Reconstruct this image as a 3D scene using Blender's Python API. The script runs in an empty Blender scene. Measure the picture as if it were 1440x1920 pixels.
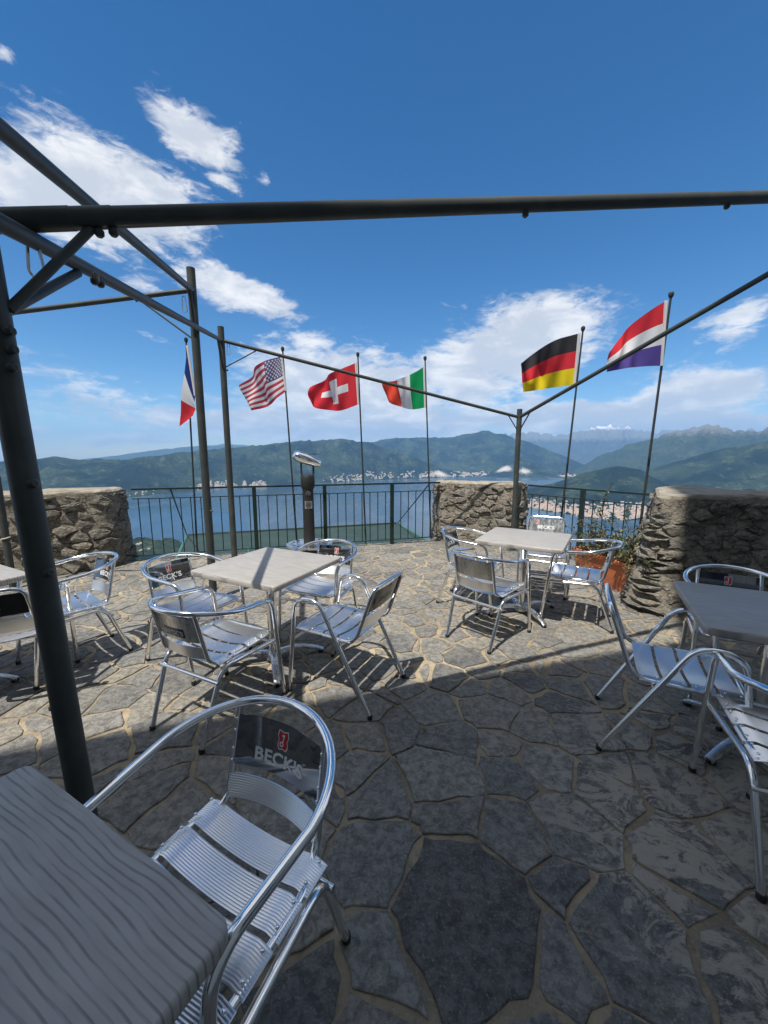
import bpy, math, random
import numpy as np
from mathutils import Vector, Matrix
random.seed(7)
C = bpy.context.scene.collection
SC = bpy.context.scene
R_ = math.radians

# ------------------------------------------------------------------ camera, world, sun, exposure
cam = bpy.data.objects.new('camera', bpy.data.cameras.new('camera')); C.objects.link(cam)
cam.location = (0, 0, 1.53); cam.rotation_euler = (R_(90 - 8.7), 0, 0)
cam.data.sensor_fit = 'VERTICAL'; cam.data.sensor_height = 36; cam.data.lens = 36 * 718 / 1920
cam.data.clip_start = .02; cam.data.clip_end = 200000
SC.camera = cam
SUN_EL, SUN_AZ = 65.0, math.degrees(math.atan2(-.5, -.87))          # azimuth from +Y towards +X
SKY_STRENGTH, SUN_STRENGTH, EXPOSURE = .10, 4.6, .55
SC.view_settings.view_transform = 'Standard'; SC.view_settings.look = 'None'
SC.view_settings.exposure = EXPOSURE; SC.view_settings.gamma = 1; SC.view_settings.use_curve_mapping = False
cy = SC.cycles
cy.use_denoising = True
cy.max_bounces = 8; cy.glossy_bounces = 5; cy.diffuse_bounces = 3; cy.transparent_max_bounces = 10; cy.volume_bounces = 0
cy.sample_clamp_indirect = 6

class NT:
    """tiny helper to write node maths"""
    def __init__(s, tree): s.t = tree
    def new(s, typ, **kw):
        n = s.t.nodes.new(typ)
        for k, v in kw.items(): setattr(n, k, v)
        return n
    def put(s, n, key, v):
        if v is None: return
        if isinstance(v, bpy.types.NodeSocket): s.t.links.new(v, n.inputs[key])
        else: n.inputs[key].default_value = v
    def m(s, op, a, b=None, c=None, clamp=False):
        n = s.new('ShaderNodeMath', operation=op, use_clamp=clamp)
        s.put(n, 0, a); s.put(n, 1, b); s.put(n, 2, c)
        return n.outputs[0]
    def vm(s, op, a, b=None):
        n = s.new('ShaderNodeVectorMath', operation=op)
        s.put(n, 0, a); s.put(n, 1, b)
        return n.outputs[0]
    def noise(s, vec, scale, detail=5, rough=.55, dist=0, out=0):
        n = s.new('ShaderNodeTexNoise')
        s.put(n, 'Vector', vec); n.inputs['Scale'].default_value = scale; n.inputs['Detail'].default_value = detail
        n.inputs['Roughness'].default_value = rough; n.inputs['Distortion'].default_value = dist
        return n.outputs[out]
    def smooth(s, v, lo, hi, a=0., b=1.):
        n = s.new('ShaderNodeMapRange', interpolation_type='SMOOTHSTEP')
        s.put(n, 0, v); n.inputs[1].default_value = lo; n.inputs[2].default_value = hi
        n.inputs[3].default_value = a; n.inputs[4].default_value = b
        return n.outputs[0]
    def mix(s, f, a, b, blend='MIX'):
        n = s.new('ShaderNodeMix', data_type='RGBA', blend_type=blend)
        s.put(n, 0, f)
        for k, v in ((6, a), (7, b)):
            s.put(n, k, (*v, 1) if isinstance(v, (tuple, list)) and len(v) == 3 else v)
        return n.outputs[2]
    def ramp(s, f, stops):
        n = s.new('ShaderNodeValToRGB'); e = n.color_ramp.elements
        while len(e) < len(stops): e.new(.5)
        for q, (p, c) in zip(e, stops): q.position = p; q.color = (*c, 1)
        s.put(n, 0, f)
        return n.outputs[0]
    def scale(s, v, sc):
        n = s.new('ShaderNodeMapping'); s.put(n, 'Vector', v); n.inputs['Scale'].default_value = sc
        return n.outputs[0]

# cumulus seen from the terrace: azimuth, elevation (deg), inverse axes, weight
CLOUDS = [(-34.52, 26.29, 0.103, -0.0361, 0.0032, -0.2223, 1.25), (-23.53, 33.18, 0.1784, -0.1484, -0.1232, -0.4725, 1.05), (-20.79, 30.4, 0.3228, -0.2525, -0.323, -1.1586, 0.75), (-15.61, 31.68, 0.4209, -0.5421, -0.5207, -0.8898, 0.5), (-40.29, 33.96, 0.9211, -0.8479, -0.554, -1.115, 0.55), (-18.96, 19.86, 0.1278, -0.0605, -0.1104, -0.429, 0.95), (-30.72, 19.08, 0.3668, -0.1039, -0.0181, -0.9048, 0.5), (-9.73, 15.11, 0.2174, -0.0062, 0.0225, -0.6836, 0.8), (-3.08, 8.69, 0.062, -0.007, -0.0189, -0.1776, 1.2), (19.27, 14.5, 0.0928, 0.0285, 0.0268, -0.2065, 1.15), (37.52, 6.34, 0.1721, 0.0508, 0.0884, -0.4022, 1.6), (41.03, 13.72, 0.2687, 0.1009, 0.1111, -0.4983, 0.7), (26.06, 4.49, 0.0634, 0.0043, -0.0237, -0.4886, 1.5), (40.61, 3.22, 0.14, 0.0141, -0.0445, -0.8643, 1.4), (-6.22, 3.84, 0.0437, -0.0007, -0.0023, -0.3855, 1.3), (-32.75, 1.83, 0.1101, -0.0092, 0.0163, -0.9056, 0.75), (-42.0, 2.53, 0.3721, -0.0384, 0.0756, -1.9538, 0.7), (-30.08, 13.92, 0.3106, -0.1245, -0.2927, -1.205, 0.55), (-38.3, 10.39, 0.4152, -0.1408, -0.2951, -1.2875, 0.45), (31.69, 14.27, 0.2928, 0.1285, 0.1247, -0.4491, 0.5), (10.63, 9.62, 0.1128, -0.0202, -0.0528, -0.2265, 1.0)]
world = bpy.data.worlds.new('World'); SC.world = world; world.use_nodes = True
T = NT(world.node_tree); world.node_tree.nodes.clear()
sky = T.new('ShaderNodeTexSky', sky_type='NISHITA', sun_disc=False, sun_elevation=R_(SUN_EL), sun_rotation=R_(SUN_AZ),
            altitude=1000, air_density=1.0, dust_density=.1, ozone_density=2.5)
dirv = T.new('ShaderNodeTexCoord').outputs['Generated']
sx = T.new('ShaderNodeSeparateXYZ'); T.put(sx, 0, dirv)
DEG = 180 / math.pi
az = T.m('MULTIPLY', T.m('ARCTAN2', sx.outputs[0], sx.outputs[1]), DEG)
el = T.m('MULTIPLY', T.m('ARCSINE', sx.outputs[2]), DEG)
blob = None
for a0, e0, m0, m1, m2, m3, w in CLOUDS:
    da = T.m('SUBTRACT', az, a0); de = T.m('SUBTRACT', el, e0)
    p = T.m('ADD', T.m('MULTIPLY', da, m0), T.m('MULTIPLY', de, m1))
    q = T.m('ADD', T.m('MULTIPLY', da, m2), T.m('MULTIPLY', de, m3))
    r2 = T.m('MULTIPLY_ADD', q, q, T.m('MULTIPLY', p, p))
    g = T.m('MULTIPLY', T.m('EXPONENT', T.m('MULTIPLY', r2, -.8)), w)
    blob = g if blob is None else T.m('MAXIMUM', blob, g)
# the low belt of fair weather cloud goes on all round the horizon
belt = T.m('MULTIPLY', T.m('EXPONENT', T.m('MULTIPLY', T.m('POWER', T.m('DIVIDE', T.m('SUBTRACT', el, 6.), 6.), 2.), -1.)), .45)
blob = T.m('MAXIMUM', blob, belt)
# scattered cumulus added over the unseen sky to whiten the fill in the shade
fill_cloud = T.m('MULTIPLY', T.smooth(T.noise(T.scale(dirv, (1, 1, 1.3)), 2.3, 3, .5), .34, .52), T.m('MAXIMUM', T.smooth(T.m('ABSOLUTE', az), 50, 72, 0, 1.), T.smooth(el, 46, 58, 0, 1.)))
blob = T.m('MAXIMUM', blob, fill_cloud)
cv = T.scale(dirv, (1, 1, 2.6))
n1 = T.noise(cv, 5.5, 9, .6, .5)
n2 = T.noise(cv, 24, 9, .66, .6)
nn = T.m('ADD', T.m('MULTIPLY', n1, .55), T.m('MULTIPLY', n2, .45))
dens = T.m('ADD', T.m('MULTIPLY', blob, 1.08), T.m('MULTIPLY', T.m('SUBTRACT', nn, .5), 2.4))
mask = T.smooth(dens, .36, .84)
# lit tops, grey thick bellies
n3 = T.noise(T.vm('ADD', cv, (0.02, 0.03, .05)), 9, 7, .6, .4)
belly = T.smooth(T.m('ADD', n3, T.m('MULTIPLY', dens, .12)), .42, .72)
ccol = T.mix(belly, (7.6, 7.5, 7.4), (4.8, 5.1, 5.6))
skc = T.new('ShaderNodeHueSaturation'); T.put(skc, 'Color', sky.outputs[0]); skc.inputs['Saturation'].default_value = 1.33; skc.inputs['Value'].default_value = .95
col = T.mix(T.m('MULTIPLY', mask, .93), skc.outputs[0], ccol)
bg = T.new('ShaderNodeBackground'); T.put(bg, 0, col); bg.inputs[1].default_value = SKY_STRENGTH
wo = T.new('ShaderNodeOutputWorld'); T.put(wo, 0, bg.outputs[0])

sun = bpy.data.objects.new('sun', bpy.data.lights.new('sun', 'SUN')); C.objects.link(sun)
sun.data.energy = SUN_STRENGTH; sun.data.angle = R_(.53); sun.data.color = (1, .945, .86)
ce = math.cos(R_(SUN_EL)); sd = Vector((math.sin(R_(SUN_AZ)) * ce, math.cos(R_(SUN_AZ)) * ce, math.sin(R_(SUN_EL))))
sun.rotation_euler = sd.to_track_quat('Z', 'Y').to_euler(); sun.location = (0, 0, 40)

# ------------------------------------------------------------------ helpers
def tag(o, label=None, cat=None, group=None, kind=None):
    if label: o['label'] = label
    if cat: o['category'] = cat
    if group: o['group'] = group
    if kind: o['kind'] = kind
    return o
def empty(name, label, cat, loc=(0, 0, 0), rz=0, group=None):
    o = bpy.data.objects.new(name, None); C.objects.link(o); o.location = loc; o.rotation_euler = (0, 0, rz)
    o.empty_display_size = .1
    return tag(o, label, cat, group)
class MB:
    """collects vertices and faces of ONE mesh"""
    def __init__(s): s.v = []; s.f = []; s.mi = []; s.cur = 0
    def add(s, vs, fs):
        b = len(s.v); s.v += [tuple(map(float, p)) for p in vs]
        for f in fs: s.f.append(tuple(b + i for i in f)); s.mi.append(s.cur)
        return s
    def box(s, c, size, rz=0, rx=0):
        x, y, z = (q / 2 for q in size); M = Matrix.Rotation(rz, 3, 'Z') @ Matrix.Rotation(rx, 3, 'X')
        vs = [M @ Vector((i * x, j * y, k * z)) + Vector(c) for i in (-1, 1) for j in (-1, 1) for k in (-1, 1)]
        return s.add(vs, [(0, 1, 3, 2), (4, 6, 7, 5), (0, 4, 5, 1), (2, 3, 7, 6), (0, 2, 6, 4), (1, 5, 7, 3)])
    def tube(s, pts, r, n=10, cap=True, closed=False, r2=None):
        P = [Vector(p) for p in pts]; k = len(P); rings = []
        t0 = None; N = None
        for i, p in enumerate(P):
            if closed: t = (P[(i + 1) % k] - P[i - 1])
            else: t = P[min(i + 1, k - 1)] - P[max(i - 1, 0)]
            t.normalize()
            if N is None:
                N = t.orthogonal().normalized()
            else:
                N = (N - t * N.dot(t)).normalized()
            B = t.cross(N)
            rr = r if r2 is None else r + (r2 - r) * i / max(1, k - 1)
            rings.append([p + (N * math.cos(a) + B * math.sin(a)) * rr for a in [2 * math.pi * j / n for j in range(n)]])
        vs = [v for ring in rings for v in ring]; fs = []
        for i in range(k if closed else k - 1):
            for j in range(n):
                a = i * n + j; b = i * n + (j + 1) % n; i2 = (i + 1) % k
                fs.append((a, b, i2 * n + (j + 1) % n, i2 * n + j))
        if cap and not closed: fs += [tuple(range(n))[::-1], tuple((k - 1) * n + j for j in range(n))]
        return s.add(vs, fs)
    def lathe(s, prof, c=(0, 0, 0), n=24, M=None):
        vs = []; fs = []; k = len(prof); M = M or Matrix.Identity(3)
        for r, z in prof:
            for j in range(n):
                a = 2 * math.pi * j / n
                vs.append(M @ Vector((r * math.cos(a), r * math.sin(a), z)) + Vector(c))
        for i in range(k - 1):
            for j in range(n):
                fs.append((i * n + j, i * n + (j + 1) % n, (i + 1) * n + (j + 1) % n, (i + 1) * n + j))
        fs += [tuple(range(n))[::-1], tuple((k - 1) * n + j for j in range(n))]
        return s.add(vs, fs)
    def prism(s, poly, z0, z1):
        n = len(poly)
        vs = [(x, y, z0) for x, y in poly] + [(x, y, z1) for x, y in poly]
        return s.add(vs, [tuple(range(n))[::-1], tuple(range(n, 2 * n))] + [(i, (i + 1) % n, n + (i + 1) % n, n + i) for i in range(n)])
    def grid(s, fn, nu, nv):
        vs = [fn(i / nu, j / nv) for i in range(nu + 1) for j in range(nv + 1)]
        return s.add(vs, [(i * (nv + 1) + j, (i + 1) * (nv + 1) + j, (i + 1) * (nv + 1) + j + 1, i * (nv + 1) + j + 1) for i in range(nu) for j in range(nv)])
    def mesh(s, name, mats, smooth=None):
        me = bpy.data.meshes.new(name); me.from_pydata(s.v, [], s.f)
        for m in (mats if isinstance(mats, (list, tuple)) else [mats]): me.materials.append(m)
        if any(s.mi): me.polygons.foreach_set('material_index', s.mi)
        me.update()
        if smooth is not None:
            me.polygons.foreach_set('use_smooth', [True] * len(me.polygons))
            if smooth < 180: me.set_sharp_from_angle(angle=R_(smooth))
        return me
    def build(s, name, mats, parent=None, smooth=40, loc=None):
        o = bpy.data.objects.new(name, s.mesh(name, mats, smooth)); C.objects.link(o)
        if parent: o.parent = parent
        if loc: o.location = loc
        return o
def fillet(pts, rad, n=6, closed=False):
    """rounds the inner corners of a polyline"""
    P = [Vector(p) for p in pts]; out = []; k = len(P)
    for i, p in enumerate(P):
        r = rad[i] if isinstance(rad, (list, tuple)) else rad
        if (not closed and i in (0, k - 1)) or r <= 0: out.append(p); continue
        a = P[i - 1] - p; b = P[(i + 1) % k] - p
        d = min(r, a.length * .49, b.length * .49)
        A = p + a.normalized() * d; B = p + b.normalized() * d
        for j in range(n + 1):
            t = j / n; out.append(A * (1 - t) ** 2 + p * 2 * t * (1 - t) + B * t * t)
    return out
def copy_thing(o, parent=None, names=None):
    c = o.copy(); C.objects.link(c); c.parent = parent
    for ch in o.children: copy_thing(ch, c)
    return c
def hsh(i, j, seed=0):
    q = np.sin(i * 127.1 + j * 311.7 + seed * 74.7) * 43758.5453
    return q - np.floor(q)
def vnoise(x, y, seed=0):
    x = np.asarray(x, float); y = np.asarray(y, float)
    i = np.floor(x); j = np.floor(y); f = x - i; g = y - j; f = f * f * (3 - 2 * f); g = g * g * (3 - 2 * g)
    return (hsh(i, j, seed) * (1 - f) + hsh(i + 1, j, seed) * f) * (1 - g) + (hsh(i, j + 1, seed) * (1 - f) + hsh(i + 1, j + 1, seed) * f) * g
def fbm(x, y, seed=0, o=5):
    s = 0; a = .5; t = 0
    for k in range(o):
        s = s + a * vnoise(x * 2 ** k, y * 2 ** k, seed + k * 3); t += a; a *= .52
    return s / t
def sstep(x, a, b):
    t = np.clip((x - a) / (b - a), 0, 1); return t * t * (3 - 2 * t)

# ------------------------------------------------------------------ materials
MATS = {}
def mat(name, base=(.5, .5, .5), rough=.5, metal=0, spec=None):
    m = bpy.data.materials.new(name); m.use_nodes = True
    t = NT(m.node_tree); b = m.node_tree.nodes['Principled BSDF']
    b.inputs['Base Color'].default_value = (*base, 1); b.inputs['Roughness'].default_value = rough; b.inputs['Metallic'].default_value = metal
    if spec is not None: b.inputs['Specular IOR Level'].default_value = spec
    MATS[name] = m
    return m, t, b
def bump(t, b, h, strength=.3, dist=.01):
    n = t.new('ShaderNodeBump'); t.put(n, 'Height', h); n.inputs['Strength'].default_value = strength; n.inputs['Distance'].default_value = dist
    t.put(b, 'Normal', n.outputs[0])
def objco(t): return t.new('ShaderNodeTexCoord').outputs['Object']
def wpos(t): return t.new('ShaderNodeNewGeometry').outputs['Position']

def metal_mat(name, col, r0, r1, sc=40, wear=True):
    m, t, b = mat(name, col, (r0 + r1) / 2, 1)
    if wear:
        n = t.noise(t.scale(objco(t), (1, 1, .3)), sc, 4)
        t.put(b, 'Roughness', t.smooth(n, .35, .7, r0, r1))
    return m
M_TUBE = metal_mat('polished_tube', (.86, .86, .86), .10, .18)
M_SLAT = metal_mat('brushed_slat', (.80, .81, .82), .26, .30, wear=False)
M_PANEL = metal_mat('mirror_panel', (.30, .305, .31), .05, .05, wear=False)
M_BACK = metal_mat('brushed_panel_back', (.62, .62, .61), .24, .36)
M_BASE = metal_mat('cast_base', (.70, .71, .72), .22, .4)
M_CHROME = metal_mat('chrome', (.88, .88, .88), .03, .08)
M_BLACKP = mat('black_panel', (.012, .012, .013), .14)[0]
M_PRINT = mat('pale_print', (.62, .63, .64), .4)[0]
M_PRINTD = mat('dim_print', (.16, .16, .17), .4)[0]
M_RED = mat('red_print', (.42, .012, .02), .35)[0]
M_CAP = mat('black_rubber', (.012, .012, .012), .6)[0]
m, t, b = mat('table_laminate', (.36, .34, .31), .38, 0, .3)
oc = objco(t)
wv = t.new('ShaderNodeTexWave', wave_type='BANDS', bands_direction='Y', wave_profile='SIN')
wob = t.noise(t.scale(oc, (1.5, 3.2, 1)), 2.6, 2, .45)
cmb = t.new('ShaderNodeCombineXYZ'); sp = t.new('ShaderNodeSeparateXYZ'); t.put(sp, 0, oc)
yy = t.m('ADD', sp.outputs[1], t.m('MULTIPLY', t.m('SUBTRACT', wob, .5), .034)); t.put(cmb, 1, yy)
t.put(cmb, 0, sp.outputs[0]); t.put(wv, 'Vector', cmb.outputs[0]); wv.inputs['Scale'].default_value = 23; wv.inputs['Distortion'].default_value = 0
line = t.smooth(wv.outputs['Fac'], .0, .30, 1, 0)
lw = t.m('MULTIPLY', line, t.smooth(t.noise(t.scale(oc, (2, 22, 1)), 3, 4), .34, .62, .12, 1))
t.put(b, 'Base Color', t.mix(lw, t.mix(t.smooth(t.noise(t.scale(oc, (2, 9, 1)), 4, 4), .3, .7), (.37, .352, .328), (.32, .305, .283)), (.20, .19, .175)))
bump(t, b, t.m('MULTIPLY', lw, -1), .5, .003); M_TABLE = m
m, t, b = mat('frame_paint', (.035, .045, .045), .48, 0, .35)
t.put(b, 'Base Color', t.mix(t.smooth(t.noise(objco(t), 7, 6), .4, .75), (.040, .047, .046), (.066, .069, .063)))
rs = t.smooth(t.noise(objco(t), 22, 8, .75), .70, .74)
t.put(b, 'Base Color', t.mix(rs, b.inputs['Base Color'].links[0].from_socket, (.11, .075, .05)))
bump(t, b, t.noise(objco(t), 60, 3), .08, .004); M_FRAME = m
m, t, b = mat('railing_paint', (.010, .028, .022), .38)
t.put(b, 'Base Color', t.mix(t.smooth(t.noise(objco(t), 12, 5), .5, .75), (.006, .020, .015), (.018, .020, .016))); M_RAIL = m
M_POLE = mat('pole_paint', (.03, .034, .034), .4)[0]

def cracks(t, p, c, sc=6.5):
    q = t.vm('ADD', t.scale(p, (1, 1, 2.3)), t.vm('SCALE', t.noise(p, 4, 6, .7, 0, 1))); q.node.inputs[1].links[0].from_node.inputs['Scale'].default_value = .22
    v = t.new('ShaderNodeTexVoronoi', feature='DISTANCE_TO_EDGE'); t.put(v, 'Vector', q); v.inputs['Scale'].default_value = sc
    k = t.m('MULTIPLY', t.smooth(v.outputs['Distance'], .01, .06, 1, 0), t.smooth(t.noise(p, 5, 4), .42, .6))
    return t.mix(t.m('MULTIPLY', k, .75), c, (.05, .043, .035)), k
def stone_nodes(name, stops, wear, bumpd, scale=1.):
    m, t, b = mat(name, (.2, .2, .2), .75)
    p = wpos(t); oi = t.new('ShaderNodeObjectInfo'); ge = t.new('ShaderNodeNewGeometry')
    rnd = t.m('FRACT', t.m('ADD', oi.outputs['Random'], ge.outputs['Random Per Island']))
    base = t.ramp(rnd, stops)
    off = t.vm('ADD', p, t.vm('SCALE', (1, 1, 1)))
    sc_ = off.node.inputs[1].links[0].from_node; sc_.inputs[0].default_value = (7.1, 3.3, 1.7); t.put(sc_, 'Scale', t.m('MULTIPLY', rnd, 9.))
    n1 = t.noise(off, 4.5 * scale, 8, .65, .6); n2 = t.noise(off, 26 * scale, 9, .72, .4); n3 = t.noise(off, 110 * scale, 4, .65)
    n4 = t.noise(t.scale(off, (1, 2.4, 1)), 9 * scale, 9, .7, 1.1)
    c = t.mix(t.smooth(n1, .36, .66), base, t.mix(.6, base, wear))
    c = t.mix(1., c, t.mix(t.smooth(n2, .36, .64), (.60, .60, .60), (1.32, 1.31, 1.28)), 'MULTIPLY')
    c = t.mix(t.smooth(n4, .57, .68, 0, .5), c, t.mix(.35, c, (.46, .43, .37)))
    c = t.mix(t.smooth(n3, .55, .70, 0, .55), c, (.38, .365, .33))
    c = t.mix(t.smooth(n3, .28, .42, .5, 0), c, (.05, .05, .048))
    c = t.mix(t.smooth(n4, .30, .40, .7, 0), c, t.mix(.7, c, (.03, .03, .028)))
    b.inputs['Specular IOR Level'].default_value = .25
    h = t.m('ADD', t.m('MULTIPLY', n1, .8), t.m('ADD', t.m('MULTIPLY', n2, .6), t.m('ADD', t.m('MULTIPLY', n4, .5), t.m('MULTIPLY', n3, .15))))
    bump(t, b, h, 1., bumpd)
    return m, t, b, c, p
m, t, b, c, p = stone_nodes('flagstone', [(0, (.10, .102, .104)), (.25, (.175, .174, .168)), (.5, (.235, .228, .212)), (.7, (.13, .132, .132)), (.86, (.26, .242, .205)), (1, (.19, .183, .168))], (.22, .21, .185), .02)
# pale worn crust on the stones in front of the right wall
d2 = t.vm('SUBTRACT', p, (1.55, 1.35, 0)); dl = t.new('ShaderNodeVectorMath', operation='LENGTH'); t.put(dl, 0, t.scale(d2, (1., .95, 1)))
area = t.smooth(dl.outputs['Value'], .45, 1.35, 1, 0)
cr = t.smooth(t.m('ADD', t.noise(t.scale(p, (1, 1.6, 1)), 6.5, 12, .78, 1.2), t.m('MULTIPLY', area, .13)), .595, .645)
smear = t.smooth(t.noise(t.scale(p, (1.6, 1, 1)), 6.5, 10, .74, .7), .60, .66, 0, .45)
c = t.mix(smear, c, (.35, .295, .205))
crust = t.m('MULTIPLY', t.m('MULTIPLY', cr, area), .88)
t.put(b, 'Base Color', t.mix(crust, c, (.40, .365, .30))); b.inputs['Roughness'].default_value = .7; M_FLAG = m
M_SLATE, t, b, c, p = stone_nodes('slate_slab', [(0, (.12, .119, .116)), (1, (.12, .119, .116))], (.165, .16, .15), .03)
t.put(b, 'Base Color', c)
m, t, b = mat('floor_mortar', (.3, .24, .16), .9)
p = wpos(t)
c = t.mix(t.smooth(t.noise(p, 3, 7, .65), .3, .7), (.43, .345, .225), (.22, .182, .125))
c = t.mix(t.smooth(t.noise(p, .8, 6, .6), .44, .60, 0, .75), c, (.15, .125, .09))
c = t.mix(t.smooth(t.noise(p, 85, 3, .6), .5, .7, 0, .5), c, (.34, .31, .26))
c = t.mix(t.smooth(t.noise(p, 26, 7, .7), .5, .7, 0, .6), c, (.12, .10, .08))
t.put(b, 'Base Color', c); bump(t, b, t.m('ADD', t.noise(p, 24, 8, .7), t.m('MULTIPLY', t.noise(p, 5, 4), 1.2)), .8, .02); M_MORTAR = m
m, t, b, c, p = stone_nodes('wall_stone', [(0, (.22, .205, .178)), (.3, (.32, .30, .262)), (.55, (.27, .258, .236)), (.8, (.38, .345, .285)), (1, (.30, .274, .23))], (.31, .285, .24), .03, 1.1)
st = t.noise(t.scale(p, (1, 1, 3.2)), 9, 9, .7, .6)
c = t.mix(t.smooth(st, .36, .47, .8, 0), c, (.06, .053, .045)); c = t.mix(t.smooth(st, .55, .68, 0, .65), c, (.44, .42, .38))
c, k = cracks(t, p, c)
t.put(b, 'Base Color', c); b.inputs['Roughness'].default_value = .9
bump(t, b, t.m('ADD', t.m('MULTIPLY', st, 1.5), t.noise(p, 45, 6, .7)), 1., .05); M_WSTONE = m
m, t, b = mat('wall_mortar', (.28, .24, .18), .95)
p = wpos(t)
c, k = cracks(t, p, t.mix(t.smooth(t.noise(p, 7, 8, .7), .35, .65), (.38, .342, .28), (.24, .212, .17)))
t.put(b, 'Base Color', c)
bump(t, b, t.m('SUBTRACT', t.noise(p, 18, 9, .72), t.m('MULTIPLY', k, .5)), 1., .06); M_WMORTAR = m
m, t, b = mat('coping_lime', (.36, .32, .25), .92)
p = wpos(t)
t.put(b, 'Base Color', t.mix(t.smooth(t.noise(p, 6, 8, .68), .35, .68), (.36, .325, .26), (.20, .18, .145)))
bump(t, b, t.noise(p, 22, 8, .7), .9, .03); M_COPE = m
m, t, b = mat('terracotta', (.50, .15, .06), .6)
t.put(b, 'Base Color', t.mix(t.smooth(t.noise(objco(t), 9, 6), .4, .7), (.52, .15, .055), (.40, .12, .055))); M_TERRA = m
m, t, b = mat('leaf', (.06, .08, .025), .5)
ge = t.new('ShaderNodeNewGeometry')
t.put(b, 'Base Color', t.ramp(ge.outputs['Random Per Island'], [(0, (.035, .06, .018)), (.45, (.065, .085, .028)), (.75, (.11, .10, .04)), (1, (.16, .10, .05))])); M_LEAF = m
M_STEM = mat('stem', (.07, .05, .03), .8)[0]
m, t, b = mat('soil', (.05, .035, .025), 1); M_SOIL = m
m, t, b = mat('green_net', (.03, .075, .06), .7)
p = objco(t)
t.put(b, 'Base Color', t.mix(t.smooth(t.noise(t.scale(p, (1, 2.5, 1)), 1.6, 6, .6), .35, .65), (.012, .034, .026), (.024, .046, .038)))
b.inputs['Alpha'].default_value = .94; M_NET = m
M_NETFR = mat('net_frame_paint', (.05, .13, .10), .5)[0]
M_PLASTER = None
m, t, b = mat('plaster', (.52, .46, .37), .9)
t.put(b, 'Base Color', t.mix(t.smooth(t.noise(wpos(t), 1.5, 6), .35, .7), (.68, .60, .48), (.55, .49, .39))); M_PLASTER = m
M_ROOF = mat('roof_tile', (.20, .10, .065), .85)[0]
M_WOOD = mat('dark_wood', (.06, .04, .028), .6)[0]
M_GLASS = mat('window_glass', (.02, .025, .03), .05)[0]
M_HWALL = mat('house_wall', (.62, .56, .47), .9)[0]
M_HWALL2 = mat('house_wall_pale', (.72, .69, .63), .9)[0]
M_HROOF = mat('house_roof', (.35, .26, .20), .9)[0]
M_ROPE = mat('rope', (.45, .40, .32), .9)[0]

# terrain
QUARRY = [(8.3, 14500, 330), (17.3, 15900, 300), (20.1, 15600, 200)]
def terrain_mat(name, forest, forest_sunlit, meadow, rock=None, snow=None):
    m, t, b = mat(name, forest, 1, 0, .1)
    p = t.vm('SCALE', wpos(t)); p.node.inputs['Scale'].default_value = .001
    n1 = t.noise(p, .9, 8, .6); n2 = t.noise(p, 5, 8, .65); n3 = t.noise(p, 28, 4, .6)
    c = t.mix(t.smooth(n1, .41, .59), forest, forest_sunlit)  # broad patches: two kinds of woodland, with cloud shadow painted into the dark one
    c = t.mix(t.smooth(t.m('ADD', n2, t.m('MULTIPLY', t.m('SUBTRACT', n1, .5), .5)), .54, .64, 0, .8), c, meadow)
    c = t.mix(t.smooth(n3, .35, .6, .6, 0), c, tuple(q * .5 for q in forest))
    s = t.new('ShaderNodeSeparateXYZ'); t.put(s, 0, p)
    if rock:
        k = t.smooth(t.m('ADD', s.outputs[2], t.m('MULTIPLY', n2, .9)), rock[0], rock[1])
        c = t.mix(k, c, t.mix(t.smooth(n3, .35, .65), (.12, .12, .11), (.23, .225, .21)))
    if snow:
        k = t.smooth(t.m('ADD', s.outputs[2], t.m('MULTIPLY', n2, 1.3)), snow[0], snow[1])
        c = t.mix(k, c, (.80, .82, .85))
    for qa, qr, rad in QUARRY:
        q = t.new('ShaderNodeVectorMath', operation='DISTANCE'); t.put(q, 0, p)
        q.inputs[1].default_value = (math.sin(R_(qa)) * qr / 1000, math.cos(R_(qa)) * qr / 1000, -.65)
        k = t.smooth(t.m('ADD', q.outputs['Value'], t.m('MULTIPLY', t.m('SUBTRACT', n3, .5), .9)), rad / 1000 * .7, rad / 1000 * 1.05, 1, 0)
        c = t.mix(k, c, (.52, .47, .41))
    t.put(b, 'Base Color', c)
    bump(t, b, t.m('ADD', n2, t.m('MULTIPLY', n3, .4)), 1., 90)
    return m
M_FOREST = terrain_mat('forest_slope', (.006, .016, .012), (.034, .053, .025), (.085, .105, .055))  # tones spread wide so the painted cloud shadows show
M_MOUNT = terrain_mat('mountain_slope', (.025, .045, .022), (.045, .06, .028), (.08, .09, .045), (.95, 1.5))
M_ALP = terrain_mat('alpine_slope', (.05, .06, .05), (.07, .075, .06), (.12, .12, .09), (1.3, 1.9), (2.65, 3.1))
m, t, b = mat('lake_water', (.012, .04, .07), .12)
p = t.vm('SCALE', wpos(t)); p.node.inputs['Scale'].default_value = .001
n = t.noise(t.scale(p, (1, .35, 1)), 1.1, 5, .6, .8)
t.put(b, 'Roughness', t.smooth(n, .35, .65, .14, .34))
t.put(b, 'Base Color', t.mix(t.smooth(n, .35, .7), (.020, .044, .070), (.030, .058, .086)))
bump(t, b, t.noise(p, 90, 6, .7), .15, 1.5); M_WATER = m

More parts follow.
